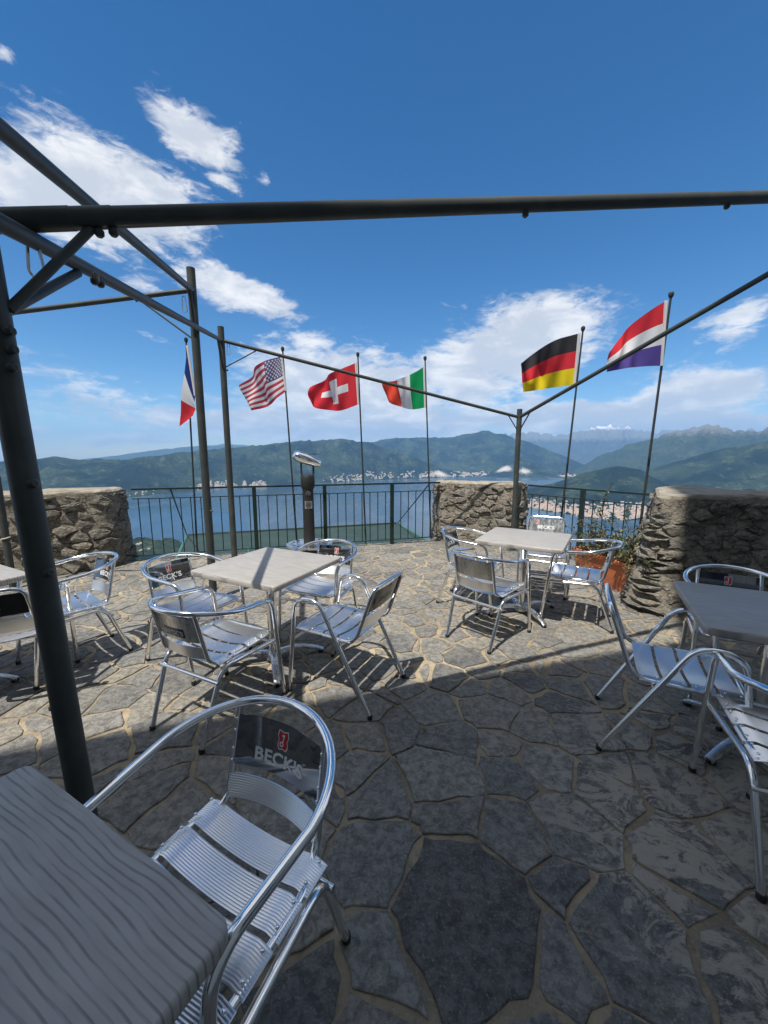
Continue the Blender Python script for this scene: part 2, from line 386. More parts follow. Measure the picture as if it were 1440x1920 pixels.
# ------------------------------------------------------------------ far setting: lake, mountains, town
LAKE = -870.
def lin(tab, a): return np.interp(a, [q[0] for q in tab], [q[1] for q in tab])
RIDGES = {
 'near_range': dict(tab=[(-60, -.012), (-51.81, -0.0151), (-44.84, -0.0154), (-42.32, -0.01), (-40.06, -0.0072), (-38.2, -0.0138), (-34.07, -0.0134), (-30.06, -0.0057), (-25.06, 0.0063), (-22.4, 0.0127), (-18.24, 0.0169), (-13.86, 0.0265), (-9.33, 0.0362), (-5.48, 0.0325), (-1.57, 0.0246), (3.15, 0.0002), (6.31, -0.0215), (8.66, -0.0377), (11.38, -0.0509), (13.29, -0.0573)],
    foot=[(-60, 11800), (-52, 11398), (-45, 9922), (-34.5, 9000), (-24, 10647), (-17, 10700), (-8, 11629), (3.2, 13400), (9, 14300), (13.3, 14800)], dist=[(-60, 15000), (-45, 13000), (-34, 12500), (-22, 14500), (-9, 15500), (3, 15800), (13.3, 15200)], pw=.85, rough=.42, m='F'),
 'far_left_range': dict(tab=[(-60, -.02), (-40.58, -0.0165), (-36.16, -0.0087), (-32.9, 0.0001), (-30.0, 0.0084), (-26.94, 0.0147), (-22.37, 0.0215), (-18.23, 0.0182), (-12.39, 0.0187), (-6.26, 0.0217), (0, .02)], foot=27000, dist=38000, pw=1, rough=.12, m='M'),
 'blue_mountain': dict(tab=[(-7, -.01), (-4.71, 0.0137), (-2.36, 0.0259), (1.57, 0.038), (6.25, 0.0405), (9.33, 0.0376), (11.59, 0.0465), (14.91, 0.0536), (17.46, 0.0414), (21.01, 0.0229), (25.12, -0.0085), (28.05, -0.0312), (31, -0.0390)], foot=15600, dist=22000, pw=1.7, rough=.3, m='F'),
 'snow_range': dict(tab=[(-4, .015), (6.26, 0.0298), (13.83, 0.0396), (20.93, 0.0481), (23.64, 0.0398), (26.79, 0.0507), (30.37, 0.0583), (32.11, 0.0504), (34.32, 0.0447), (38.36, 0.0446), (44.49, 0.0425), (60, 0.0381)], foot=30000, dist=41000, pw=1.3, rough=.36, m='A'),
 'rocky_mountain': dict(tab=[(25, -.042), (27.12, -0.0315), (29.45, -0.0022), (32.26, 0.0174), (34.91, 0.0334), (37.86, 0.048), (39.48, 0.0552), (41.56, 0.0445), (42.86, 0.0417), (44.47, 0.0453), (60, 0.0432)], foot=14500, dist=20000, pw=1.1, rough=.36, m='M'),
 'right_hills': dict(tab=[(29.5, -0.068), (30.87, -0.0541), (33.12, -0.0458), (36.73, -0.0196), (40.02, 0.0001), (44.62, 0.0213), (50.21, 0.0381), (60, .05)], foot=[(29, 9800), (36, 9300), (39.3, 7450), (45.4, 7900), (60, 8600)], dist=12500, pw=1.5, rough=.34, m='F'),
 'town_hill': dict(tab=[(19.6, -.0985), (21.35, -0.086), (24.67, -0.0661), (27.79, -0.0423), (31.33, -0.0279), (33.63, -0.0364), (35.63, -0.058), (37.0, -0.0704), (39.5, -.088), (41.5, -.0985)], foot=[(19.6, 6900), (20.43, 6689), (22.9, 6349), (28.22, 5901), (31.88, 5825), (34.7, 6116), (39.26, 7342), (41.5, 7900)], dist=8900, pw=2.3, rough=.15, m='F'),
 'quarry_hill': dict(tab=[(14.3, -.0545), (15.14, -0.0501), (16.92, -0.0286), (19.02, -0.0101), (21.85, -0.0252), (24.27, -0.0448), (25.2, -.054)], foot=15000, dist=16500, pw=1.2, rough=.22, m='F'),
}
def ridge_h(key, a, r):
    """height above the lake of one range at azimuth a (deg) and distance r (m)"""
    d = RIDGES[key]
    f = lin(d['foot'], a) if isinstance(d['foot'], list) else np.full_like(a, d['foot'])
    D = lin(d['dist'], a) if isinstance(d['dist'], list) else np.full_like(a, d['dist'])
    jit = (fbm(a * 1.1, a * 0 + 3.3, 5, 5) - .5)
    f = f + jit * 500
    H = 870 + lin(d['tab'], a) * D
    x = r * np.sin(np.radians(a)) / 1000; y = r * np.cos(np.radians(a)) / 1000
    H = H * (1 + (fbm(a * .9, a * 0 + 9, 8, 5) - .5) * .06 + (fbm(a * 2.2, a * 0 + 4, 13, 5) - .5) * {'A': .18, 'M': .10, 'F': .02}[d['m']])
    t0, t1 = d['tab'][0][0], d['tab'][-1][0]
    s = (r - f) / (D - f)
    up = np.clip(s, 0, 1) ** d['pw']; up = up * (.75 + .25 * np.clip(s, 0, 1))
    dn = np.clip(1 - (r - D) / (1.2 * (D - f)), 0, 1) ** 1.3
    h = H * np.where(s < 1, up, dn)
    wx = fbm(x * .7, y * .7, 2, 3) * 2; wy = fbm(x * .7 + 5, y * .7, 4, 3) * 2
    rg = 1 - np.abs(2 * fbm(x * .55 + wx, y * .55 + wy, 11, 5) - 1)
    wgt = np.clip(s * 4, 0, 1) * np.clip((1 - s) * 3.5, 0.12, 1)
    h = h * (1 + (rg - .72) * d['rough'] * 3.2 * wgt) + (fbm(x * 4, y * 4, 21, 4) - .5) * H * .05 * np.clip(s * 4, 0, 1)
    h = h + np.where(s > 0, 12 * np.clip(s * 12, 0, 1), 0)
    return np.where(s <= 0, np.maximum(s * 400, -8), np.maximum(h, 2))
LABELS = dict(F='M_FOREST', M='M_MOUNT', A='M_ALP')
def grid_mesh(name, X, Y, Z, m, smooth=180):
    nu, nv = X.shape
    co = np.stack([X, Y, Z], -1).reshape(-1, 3)
    i, j = np.meshgrid(np.arange(nu - 1), np.arange(nv - 1), indexing='ij')
    a = (i * nv + j).ravel(); q = np.stack([a, a + nv, a + nv + 1, a + 1], 1)
    me = bpy.data.meshes.new(name); me.vertices.add(len(co)); me.vertices.foreach_set('co', co.ravel())
    me.loops.add(q.size); me.loops.foreach_set('vertex_index', q.ravel().astype(np.int32))
    me.polygons.add(len(q)); me.polygons.foreach_set('loop_start', np.arange(0, q.size, 4, dtype=np.int32))
    me.polygons.foreach_set('use_smooth', np.ones(len(q), bool))
    me.materials.append(m); me.update(calc_edges=True)
    o = bpy.data.objects.new(name, me); C.objects.link(o)
    return o
for key, d in RIDGES.items():
    t0, t1 = d['tab'][0][0], d['tab'][-1][0]
    A = np.arange(t0, t1 + .01, .16)
    fmin = min(q[1] for q in d['foot']) if isinstance(d['foot'], list) else d['foot']
    dmax = max(q[1] for q in d['dist']) if isinstance(d['dist'], list) else d['dist']
    rr = np.linspace(fmin - 400, dmax + .5 * (dmax - fmin), 130 if d['m'] == 'F' else 90)
    AA, RR = np.meshgrid(A, rr, indexing='ij')
    Z = LAKE + ridge_h(key, AA, RR)
    o = grid_mesh(key, RR * np.sin(np.radians(AA)), RR * np.cos(np.radians(AA)), Z, {'F': M_FOREST, 'M': M_MOUNT, 'A': M_ALP}[d['m']])
    tag(o, kind='structure')
# low wooded point on the near shore, below the left end of the railing
def point_h(x, y):
    a = np.degrees(np.arctan2(x, y)); r = np.hypot(x, y)
    edge = 4560 + 420 * (fbm(a * .35, a * 0, 3, 4) - .5) * 2 - np.clip(a + 29.5, 0, 9) * 260
    k = sstep(edge - r, -20, 260)
    return -6 + k * (40 + 45 * fbm(x / 300, y / 300, 6, 5) + 26 * fbm(x / 60, y / 60, 9, 3))
A = np.linspace(-62, -22, 200); rr = np.linspace(2900, 5000, 150); AA, RR = np.meshgrid(A, rr, indexing='ij')
X = RR * np.sin(np.radians(AA)); Y = RR * np.cos(np.radians(AA))
tag(grid_mesh('wooded_shore', X, Y, LAKE + point_h(X, Y), M_FOREST), kind='structure')
rng_ = random.Random(12); hm_ = MB()
for _ in range(60):
    a = rng_.uniform(-36, -28.5); r = rng_.uniform(3700, 4500); x, y = r * math.sin(R_(a)), r * math.cos(R_(a)); h = float(point_h(np.array([x]), np.array([y]))[0])
    if h > 12 and float(fbm(np.array([x / 220]), np.array([y / 220]), 17, 3)[0]) > .5: hm_.house = (hm_.house if hasattr(hm_, 'house') else []) + [(x, y, LAKE + h, rng_.uniform(10, 19), rng_.uniform(0, 3))]
HAMLET = getattr(hm_, 'house', [])
# the summit's own slope, falling away all round below the terrace
A = np.radians(np.linspace(0, 360, 181)); rr = np.concatenate([[7.5, 9, 12], np.geomspace(18, 1650, 60)]); AA, RR = np.meshgrid(A, rr, indexing='ij')
X = RR * np.sin(AA); Y = RR * np.cos(AA)
Z = -3.2 - .6 * (RR - 7.5) + (fbm(X / 40, Y / 40, 3, 5) - .5) * np.minimum(RR * .12, 25)
tag(grid_mesh('mountainside', X, Y, np.maximum(Z, LAKE - 6), M_FOREST), kind='structure')
lake = MB().add([(-47000, -47000, LAKE), (47000, -47000, LAKE), (47000, 47000, LAKE), (-47000, 47000, LAKE)], [(0, 1, 2, 3)]).build('lake', M_WATER, smooth=None)
tag(lake, kind='structure')

def house_block(mb, x, y, z, w, l, h, rz):
    c, s = math.cos(rz), math.sin(rz)
    P = lambda a, b_, k: (x + a * c - b_ * s, y + a * s + b_ * c, z + k)
    w /= 2; l /= 2; rf = w * .55
    vs = [P(-w, -l, -9), P(w, -l, -9), P(w, l, -9), P(-w, l, -9), P(-w, -l, h), P(w, -l, h), P(w, l, h), P(-w, l, h), P(0, -l, h + rf), P(0, l, h + rf)]
    k = len(mb.f)
    mb.cur = random.choice((0, 0, 1)); mb.add(vs, [(0, 1, 5, 4), (1, 2, 6, 5), (2, 3, 7, 6), (3, 0, 4, 7), (4, 5, 8), (6, 7, 9)])
    w += 1; l += 1
    mb.cur = 2; mb.add([P(-w, -l, h), P(w, -l, h), P(w, l, h), P(-w, l, h), P(0, -l, h + rf + 1), P(0, l, h + rf + 1)], [(1, 2, 5, 4), (3, 0, 4, 5)])
def town(name, key, areas, label):
    mb = MB(); rng = random.Random(name)
    for a0, a1, r0, r1, n, s0, s1 in areas:
        for _ in range(n):
            a = rng.uniform(a0, a1); base = float(lin(RIDGES[key]['foot'], a)) if isinstance(RIDGES[key]['foot'], list) else RIDGES[key]['foot']
            r = base + rng.uniform(r0, r1) * (rng.random() ** .6)
            if float(fbm(np.array([a * 2.2]), np.array([r / 420.]), 31, 3)[0]) < .44: continue
            h = float(ridge_h(key, np.array([a]), np.array([r]))[0])
            if h < 1: continue
            sz = rng.uniform(s0, s1)
            house_block(mb, r * math.sin(R_(a)), r * math.cos(R_(a)), LAKE + h, sz, sz * rng.uniform(1, 1.9), rng.uniform(.35, .7) * sz, rng.uniform(0, 3.1))
    o = mb.build(name, [M_HWALL, M_HWALL2, M_HROOF], smooth=None)
    tag(o, label, 'town', kind='stuff')
hb = MB()
for x, y, z, w, a in HAMLET: house_block(hb, x, y, z, w, w * 1.4, w * .5, a)
tag(hb.build('shore_hamlet', [M_HWALL, M_HWALL2, M_HROOF], smooth=None), 'few red roofed houses among trees on the near wooded shore', 'hamlet', kind='stuff')
town('lakeside_town', 'town_hill', [(20.5, 40.5, 60, 1300, 1500, 14, 30), (20.5, 30, 60, 900, 420, 14, 28), (30, 38, 400, 1500, 380, 16, 40)], 'dense pale lakeside town with red roofs spread below the round green hill')
town('village_band', 'right_hills', [(34, 52, 100, 900, 420, 16, 36), (30, 36, 100, 800, 260, 20, 40)], 'pale villages scattered along the foot of the right hand hills')
town('shore_village', 'near_range', [(-50, -26, 40, 300, 120, 14, 28), (-26, -17, 40, 420, 420, 14, 32), (-9, 8, 40, 500, 380, 16, 36), (5, 13, 40, 500, 200, 20, 44)], 'pale houses in a broken line along the far lake shore')
town('plain_village', 'blue_mountain', [(9, 27, 50, 1300, 620, 24, 70)], 'bright specks of houses on the plain below the blue mountain')

def tree_belt(name, key, areas, label):
    mb = MB(); rng = random.Random(name)
    for a0, a1, r0, r1, n in areas:
        for _ in range(n):
            a = rng.uniform(a0, a1); f = RIDGES[key]['foot']; base = float(lin(f, a)) if isinstance(f, list) else f
            r = base + rng.uniform(r0, r1); h = float(ridge_h(key, np.array([a]), np.array([r]))[0])
            if h < 1: continue
            x, y, w = r * math.sin(R_(a)), r * math.cos(R_(a)), rng.uniform(7, 20)
            p = [(x + w * math.cos(k * 1.257) * rng.uniform(.6, 1.2), y + w * math.sin(k * 1.257) * rng.uniform(.6, 1.2), LAKE + h + w * rng.uniform(.1, .5)) for k in range(5)]
            mb.add(p + [(x, y, LAKE + h + w * rng.uniform(.9, 1.3)), (x, y, LAKE + h - 3)], [(k, (k + 1) % 5, 5) for k in range(5)] + [((k + 1) % 5, k, 6) for k in range(5)])
    tag(mb.build(name, M_FOREST, smooth=None), label, 'trees', kind='stuff')
tree_belt('town_greenery', 'town_hill', [(20.5, 40, 30, 1700, 2600)], 'dark trees and gardens between the lakeside houses')
# ------------------------------------------------------------------ terrace
def clip_poly(poly, nx, ny, d):
    """keep the part where nx*x+ny*y<=d"""
    out = []
    for i in range(len(poly)):
        a = poly[i - 1]; b = poly[i]; da = nx * a[0] + ny * a[1] - d; db = nx * b[0] + ny * b[1] - d
        if da <= 0 and db <= 0: out.append(b)
        elif da <= 0 < db or db <= 0 < da:
            t = da / (da - db); c = (a[0] + (b[0] - a[0]) * t, a[1] + (b[1] - a[1]) * t)
            out.append(c)
            if db <= 0: out.append(b)
    return out
def cells(pts, wts, bound, near=26):
    P = np.array(pts); W = np.array(wts); res = []
    for i in range(len(P)):
        d = ((P - P[i]) ** 2).sum(1); idx = np.argsort(d)[1:near]
        poly = list(bound)
        for j in idx:
            nx, ny = 2 * (P[j] - P[i]); dd = (P[j] ** 2).sum() - (P[i] ** 2).sum() + W[i] - W[j]
            poly = clip_poly(poly, nx, ny, dd)
            if len(poly) < 3: break
        res.append(poly)
    return res
def inset(poly, d):
    n = len(poly)
    cx = sum(p[0] for p in poly) / n; cyy = sum(p[1] for p in poly) / n
    q = list(poly)
    area = sum(poly[i - 1][0] * poly[i][1] - poly[i][0] * poly[i - 1][1] for i in range(n))
    if area < 0: poly = poly[::-1]
    q = list(poly)
    for i in range(n):
        a, b = poly[i - 1], poly[i]; L = math.hypot(b[0] - a[0], b[1] - a[1])
        if L < 1e-6: continue
        nx, ny = (b[1] - a[1]) / L, -(b[0] - a[0]) / L
        q = clip_poly(q, nx, ny, nx * a[0] + ny * a[1] - d)
        if len(q) < 3: return None
    return q
def roughen(poly, step, amp, rng, round_=.25):
    """break the straight edges, knock off the corners"""
    n = len(poly); per = sum(math.dist(poly[i - 1], poly[i]) for i in range(n)); out = []
    for i in range(n):
        a, b = poly[i - 1], poly[i]; L = math.dist(a, b); k = max(1, round(L / step))
        nx, ny = (b[1] - a[1]) / (L + 1e-9), -(b[0] - a[0]) / (L + 1e-9)
        for j in range(k):
            t = (j + .5 * (k == 1)) / k if k == 1 else (j + .25 + .5 * rng.random() * .6) / k
            o = rng.uniform(-amp, amp * .5)
            out.append((a[0] + (b[0] - a[0]) * t + nx * o, a[1] + (b[1] - a[1]) * t + ny * o))
        if L > step * .8 and rng.random() < 1 - round_: out.append((b[0] - nx * 0, b[1] - ny * 0))
    return out
def area_of(poly): return abs(sum(poly[i - 1][0] * poly[i][1] - poly[i][0] * poly[i - 1][1] for i in range(len(poly)))) / 2
def slab(poly, rng, z0, z1, bev, dome=0., tilt=0.):
    """irregular stone: skirt, bevel, uneven face; returned in (u, v, n) space"""
    n = len(poly); cx = sum(p[0] for p in poly) / n; cyy = sum(p[1] for p in poly) / n
    tx, ty = rng.uniform(-tilt, tilt), rng.uniform(-tilt, tilt); vs = []
    top = lambda x, y, e: z1 + e + tx * (x - cx) + ty * (y - cyy)
    for x, y in poly: vs.append((x, y, z0))
    for x, y in poly: vs.append((x, y, top(x, y, -bev * rng.uniform(.7, 1.3))))
    for x, y in poly:
        L = math.hypot(x - cx, y - cyy); k = max(.3, 1 - bev * 1.6 / max(L, .01)); X, Yy = cx + (x - cx) * k, cyy + (y - cyy) * k
        vs.append((X, Yy, top(X, Yy, dome * .45 * rng.uniform(.2, 1.4))))
    vs.append((cx + rng.uniform(-.1, .1) * (poly[0][0] - cx), cyy, top(cx, cyy, dome * rng.uniform(.5, 1.3))))
    fs = []
    for i in range(n):
        j = (i + 1) % n
        fs += [(i, j, n + j, n + i), (n + i, n + j, 2 * n + j, 2 * n + i), (2 * n + i, 2 * n + j, 3 * n)]
    return vs, fs
OUT = [(-6.3, -1.9), (6.3, -1.9), (6.3, .6), (3.5, 4.75), (2.42, 6.28), (1.0, 6.75), (-3.6, 5.36), (-6.3, 3.75)]
floor = MB().prism(OUT, -3.4, 0.0).build('terrace_floor', M_MORTAR, smooth=None); tag(floor, kind='structure')
rng = random.Random(21); pts = []; wts = []
BIG = [(.27, 1.07, .045), (.80, .98, .02), (.30, 1.46, .0), (.0, 1.22, .0), (.55, 1.36, .004), (-.06, .74, .01), (.66, .66, .015), (.28, 1.62, .015), (-.45, 1.35, .01), (1.25, .72, .02)]
for x, y, w in BIG: pts.append((x, y)); wts.append(w)
tries = 0
while tries < 26000:
    tries += 1
    x, y = rng.uniform(-6.4, 6.4), rng.uniform(-2, 6.9)
    dmin = rng.choice((rng.uniform(.14, .22), rng.uniform(.26, .46), rng.uniform(.30, .48))) * (.68 if y > 3.2 else .8 if y > 2.2 else 1.08)
    if all((x - a) ** 2 + ((y - b) * 1.0) ** 2 > (dmin + (.12 if k < len(BIG) and wts[k] > .04 else .0)) ** 2 for k, (a, b) in enumerate(pts)):
        pts.append((x, y)); wts.append(rng.uniform(-.012, .016))
polys = []
for pl in cells(pts, wts, OUT):
    if len(pl) < 3 or area_of(pl) < .004: continue
    q = inset(pl, rng.choice((.004, .006, .009, .013, .02)) * (1 if pl[0][1] > 2.4 else .55))
    if not q or area_of(q) < .003: continue
    polys.append(q)
def cam_view(x, y, z=0):
    Zr = z - 1.53; c, s = math.cos(R_(8.7)), math.sin(R_(8.7)); d = y * c - Zr * s; u = y * s + Zr * c
    return d > .1 and abs(x / d) < 1.1 and -1.45 < u / d < 1.4, d
vis = []; hid = []
for q in polys:
    cx = sum(p[0] for p in q) / len(q); cyy = sum(p[1] for p in q) / len(q); ok, d = cam_view(cx, cyy)
    (vis if ok else hid).append((area_of(q) / d ** 3 if ok else 0, q))
vis.sort(key=lambda k: -k[0])
rest = MB()
for i, (s_, q) in enumerate(vis + hid):
    cx = sum(p[0] for p in q) / len(q); cyy = sum(p[1] for p in q) / len(q)
    rq = roughen(q, .075, .016, rng)
    vs, fs = slab([(x - cx, y - cyy) for x, y in rq], rng, -.03, rng.uniform(.004, .011), .0022, .002, .014)
    if i < 300:
        MB().add(vs, fs).build('flagstone', M_SLATE if math.hypot(cx - .26, cyy - 1.08) < .13 else M_FLAG, floor, smooth=None, loc=(cx, cyy, 0))
    else:
        rest.add([(x + cx, y + cyy, z) for x, y, z in vs], fs)
tag(rest.build('paving', M_FLAG, floor, smooth=None), kind='stuff')

# rubble walls: a path in plan (inner side to the right of travel is the face seen), height, batter
def wall(name, label, path, H, back, seed, batter, cell=(.26, .15), side=1):
    rng = random.Random(seed)
    P = [Vector((x, y, 0)) for x, y in path]
    P = fillet([(p.x, p.y, 0) for p in P], .12, 5)
    S = [0.]
    for a, b in zip(P, P[1:]): S.append(S[-1] + (b - a).length)
    L = S[-1]
    def at(u):
        u = min(max(u, 0), L - 1e-6); i = max(k for k in range(len(S) - 1) if S[k] <= u)
        t = (u - S[i]) / (S[i + 1] - S[i]); p = P[i].lerp(P[i + 1], t); d = (P[i + 1] - P[i]).normalized()
        i2 = i + 1 if t > .5 else i - 1
        if 0 <= i2 < len(P) - 1:
            d2 = (P[i2 + 1] - P[i2]).normalized(); d = d.lerp(d2, abs(t - .5)).normalized()
        return p, Vector((d.y, -d.x, 0)) * side
    def W(u, v, n):
        p, nn = at(u); bt = batter * (1 - min(max(v, 0), H) / H) ** 1.6 * (.6 + .8 * float(vnoise(np.array([u * 1.3]), np.array([v * 2.]), seed)))
        return p + nn * (n + bt) + Vector((0, 0, v))
    root = empty(name, label, 'wall', tuple(P[0]), 0)
    inv = Vector(P[0])
    core = MB()
    nu, nv = max(8, int(L / .07)), int(H / .07)
    core.grid(lambda a, b: W(a * L, b * H - .03 * (b == 0), .014 + .045 * (float(fbm(np.array([a * L * 5]), np.array([b * H * 6]), seed, 4)) - .5)) - inv, nu, nv)
    ring = [W(L * k / (nu * 1.), H, 0) for k in range(nu + 1)]
    outl = [(p.x - inv.x, p.y - inv.y) for p in ring] + [(x - inv.x, y - inv.y) for x, y in back]
    core.prism(inset(outl, .05), -.03, H - .02)
    core.build('mortar_core', M_WMORTAR, root, smooth=60)
    # coping: a rough lime screed on top, flush with the face
    rg = roughen(outl, .07, .010, rng, 1.); vs, fs = [], []
    inner = lambda poly, d: [(x + (cx_ - x) * d / math.hypot(cx_ - x, cy_ - y), y + (cy_ - y) * d / math.hypot(cx_ - x, cy_ - y)) for x, y in poly]
    cx_ = sum(q[0] for q in rg) / len(rg); cy_ = sum(q[1] for q in rg) / len(rg)
    for poly, z in ((rg, H - .05), (rg, H + .0), (inner(rg, .025), H + .022), (inner(rg, .10), H + .035)):
        vs += [(x, y, z + rng.uniform(-.009, .009)) for x, y in poly]
    m_ = len(rg)
    for k in range(3):
        for q in range(m_): fs.append((k * m_ + q, k * m_ + (q + 1) % m_, (k + 1) * m_ + (q + 1) % m_, (k + 1) * m_ + q))
    fs.append(tuple(3 * m_ + q for q in range(m_)))
    MB().add(vs, fs).build('coping', M_COPE, root, smooth=None)
    # stones: irregular cells, stretched along the course
    ax = cell[0] / cell[1]; pts = []; wts = []; tries = 0
    while tries < 6000:
        tries += 1
        x, y = rng.uniform(0, L), rng.uniform(0, H) * ax; dm = cell[0] * rng.uniform(.55, 1.25)
        if all((x - a) ** 2 + (y - b) ** 2 > dm * dm for a, b in pts): pts.append((x, y)); wts.append(rng.uniform(-.006, .008))
    for pl in cells(pts, wts, [(0, 0), (L, 0), (L, (H - .02) * ax), (0, (H - .02) * ax)]):
        if len(pl) < 3: continue
        q = inset([(x, y / ax) for x, y in pl], rng.uniform(.002, .010))
        if not q or area_of(q) < .0025: continue
        q = roughen(q, .06, .014, rng, .6)
        dep = rng.choice((.012, .02, .03, .045))
        vs, fs = slab(q, rng, -.06, dep, .008, dep * .3, .22)
        vs = [W(u, v, n) - inv for u, v, n in vs]
        MB().add(vs, fs).build('stone', M_WSTONE, root, smooth=None)
    return root
wall('stone_wall', 'rubble stone parapet wall behind the leftmost table', [(-6.6, 3.25), (-5.2, 4.08), (-3.68, 5.02), (-3.74, 5.5)], 1.02, [(-4.15, 5.45), (-5.5, 4.62), (-6.8, 3.8)], 3, .04)
wall('stone_wall', 'short rubble pier at the terrace corner between two railings', [(.93, 7.0), (.97, 6.62), (2.18, 6.13), (2.42, 6.5)], 1.02, [], 5, .04, (.26, .14))
wall('stone_wall', 'thick battered rubble wall beside the terracotta planter', [(3.35, 4.72), (2.60, 3.62), (6.4, 3.52)], 1.10, [(6.4, 4.15), (3.75, 4.25), (3.62, 4.70)], 8, .22, (.24, .13))

# ------------------------------------------------------------------ railings
def railing(label, A, B, posts, z0=0.0, n_bal=10):
    A = Vector((*A, 0)); B = Vector((*B, 0)); d = B - A; L = d.length; d.normalize(); rz = math.atan2(d.y, d.x)
    root = empty('railing', label, 'railing', tuple(A), rz)
    def bar(name, z, w, h): MB().box((L / 2, 0, z), (L, w, h)).build(name, M_RAIL, root, smooth=None)
    bar('top_rail', 1.035, .05, .025); bar('middle_rail', .90, .03, .012); bar('bottom_rail', .085, .03, .012)
    for s in posts:
        p = MB().box((s, 0, .505), (.055, .052, 1.03)); p.build('post', M_RAIL, root, smooth=None)
    bal = MB().tube([(0, 0, .092), (0, 0, .893)], .0075, 6).mesh('baluster', M_RAIL)
    s = .07
    while s < L - .03:
        if all(abs(s - q) > .045 for q in posts):
            o = bpy.data.objects.new('baluster', bal); C.objects.link(o); o.parent = root; o.location = (s, 0, 0)
        s += .134
    return root
RA, RB = (-3.52, 5.32), (.96, 6.60)
railing('long dark green railing between the left wall and the corner pier', RA, RB, [1.62, 2.68, 3.80])
railing('short dark green railing between the corner pier and the right wall', (2.28, 6.02), (3.28, 4.60), [.86])

# green net deck slung outside the railing
root = empty('safety_net', 'green mesh net stretched on a steel frame beyond the long railing', 'net', (-1.6, 8.2, -.45))
q = [(-4.88, 9.29), (.39, 10.95), (1.20, 8.4), (.95, 6.9), (-3.5, 5.6)]
def netpt(a, b):
    A0 = Vector((-4.88, 9.29, 0)).lerp(Vector((.39, 10.95, 0)), a); B0 = Vector((-3.35, 5.62, 0)).lerp(Vector((1.5, 7.0, 0)), a)
    p = A0.lerp(B0, b); p.z = -.03 - .10 * math.sin(math.pi * b) * math.sin(math.pi * a) * (1 + .3 * math.sin(a * 25))
    return p - Vector((-1.6, 8.2, 0))
MB().grid(netpt, 40, 20).build('net_sheet', M_NET, root, smooth=180)
P4 = [netpt(0, 0), netpt(1, 0), netpt(1, 1), netpt(0, 1)]
for i in range(4): MB().tube([P4[i], P4[(i + 1) % 4]], .035, 8).build('frame_bar', M_RAIL if i == 0 else M_NETFR, root)
for a in (.25, .5, .75): MB().tube([netpt(a, 0) + Vector((0, 0, -.08)), netpt(a, 1) + Vector((0, 0, -.08))], .02, 6).build('cross_bar', M_NETFR, root)
for i, (a, e) in enumerate((((-3.05, 5.46, 1.02), P4[0]), ((.78, 6.55, 1.02), P4[1]))):
    MB().tube([Vector(a) - Vector((-1.6, 8.2, -.45)), e], .012, 6).build('stay', M_RAIL, root)

# ------------------------------------------------------------------ shade sail frames
def thing_tube(root, name, a, b, r, n=14, m=None, org=None):
    o = Vector(root.location)
    return MB().tube([Vector(a) - o, Vector(b) - o], r, n).build(name, m or M_FRAME, root)
def bolt_at(root, p, axis=(0, 0, 1)):
    M = Vector(axis).to_track_quat('Z', 'Y').to_matrix()
    return MB().lathe([(.006, -.02), (.006, 0), (.013, 0), (.013, .012), (.008, .018)], Vector(p) - Vector(root.location), 10, M).build('bolt', M_FRAME, root)
def carabiner(root, p, h=.1):
    p = Vector(p) - Vector(root.location)
    loop = [(0, 0, 0), (.014, 0, -.012), (.016, 0, -.04), (.026, 0, -h * .85), (.014, 0, -h), (-.010, 0, -h), (-.020, 0, -h * .85), (-.014, 0, -.03), (-.010, 0, -.008)]
    return MB().tube([p + Vector(q) for q in fillet(loop, .01, 3, True)], .0042, 6, closed=True).build('carabiner', M_BASE, root)
def brace(root, a, b, r=.016):
    a = Vector(a); b = Vector(b); o = Vector(root.location); d = (b - a).normalized()
    MB().tube([a - o, b - o], r, 10).build('brace', M_FRAME, root)
F1 = (-.96, 1.05); F3 = (-2.05, 5.10); F4 = (2.05, 5.95); F6 = (3.80, 2.80)
root = empty('sail_frame', 'dark grey tubular shade sail frame spanning the tables, its near post at the left', 'pergola', (0, 3, 0))
HP = {F1: 2.13, F3: 3.10, F4: 2.19, F6: 3.5}
for (x, y), h in HP.items():
    thing_tube(root, 'post', (x + (.03 if h < 2.15 else 0), y, 0), (x - (.05 if h < 2.15 else 0), y, h), .033 if h < 2.15 else .039, 18)
    MB().box(Vector((x, y, .006)) - root.location, (.16, .16, .010)).build('foot_plate', M_FRAME, root, smooth=None)
J1a = (-1.25, 1.114, 2.13); J6 = (3.8, 2.69, 3.17)
B1 = lambda X: Vector((X, 1.145 + .311 * (X + 1.15), 2.15 + .205 * (X + 1.15)))
thing_tube(root, 'beam', B1(-1.3), B1(.55), .0275, 18); thing_tube(root, 'beam', B1(.551), B1(3.85), .0268, 18)
thing_tube(root, 'sleeve', B1(-1.28), B1(-.90), .0305, 18)
thing_tube(root, 'sleeve', B1(-.90), B1(-.80), .029, 18)
J3 = Vector((F3[0], F3[1], 2.94)); J4 = Vector((F4[0], F4[1], 2.07))
B3a = Vector((-.925, .95, 2.075))
thing_tube(root, 'beam', B3a, J3, .0225, 16)
thing_tube(root, 'beam', J3, J4, .022, 14)
thing_tube(root, 'beam', J4, (3.80, 2.93, 3.41), .025, 14)
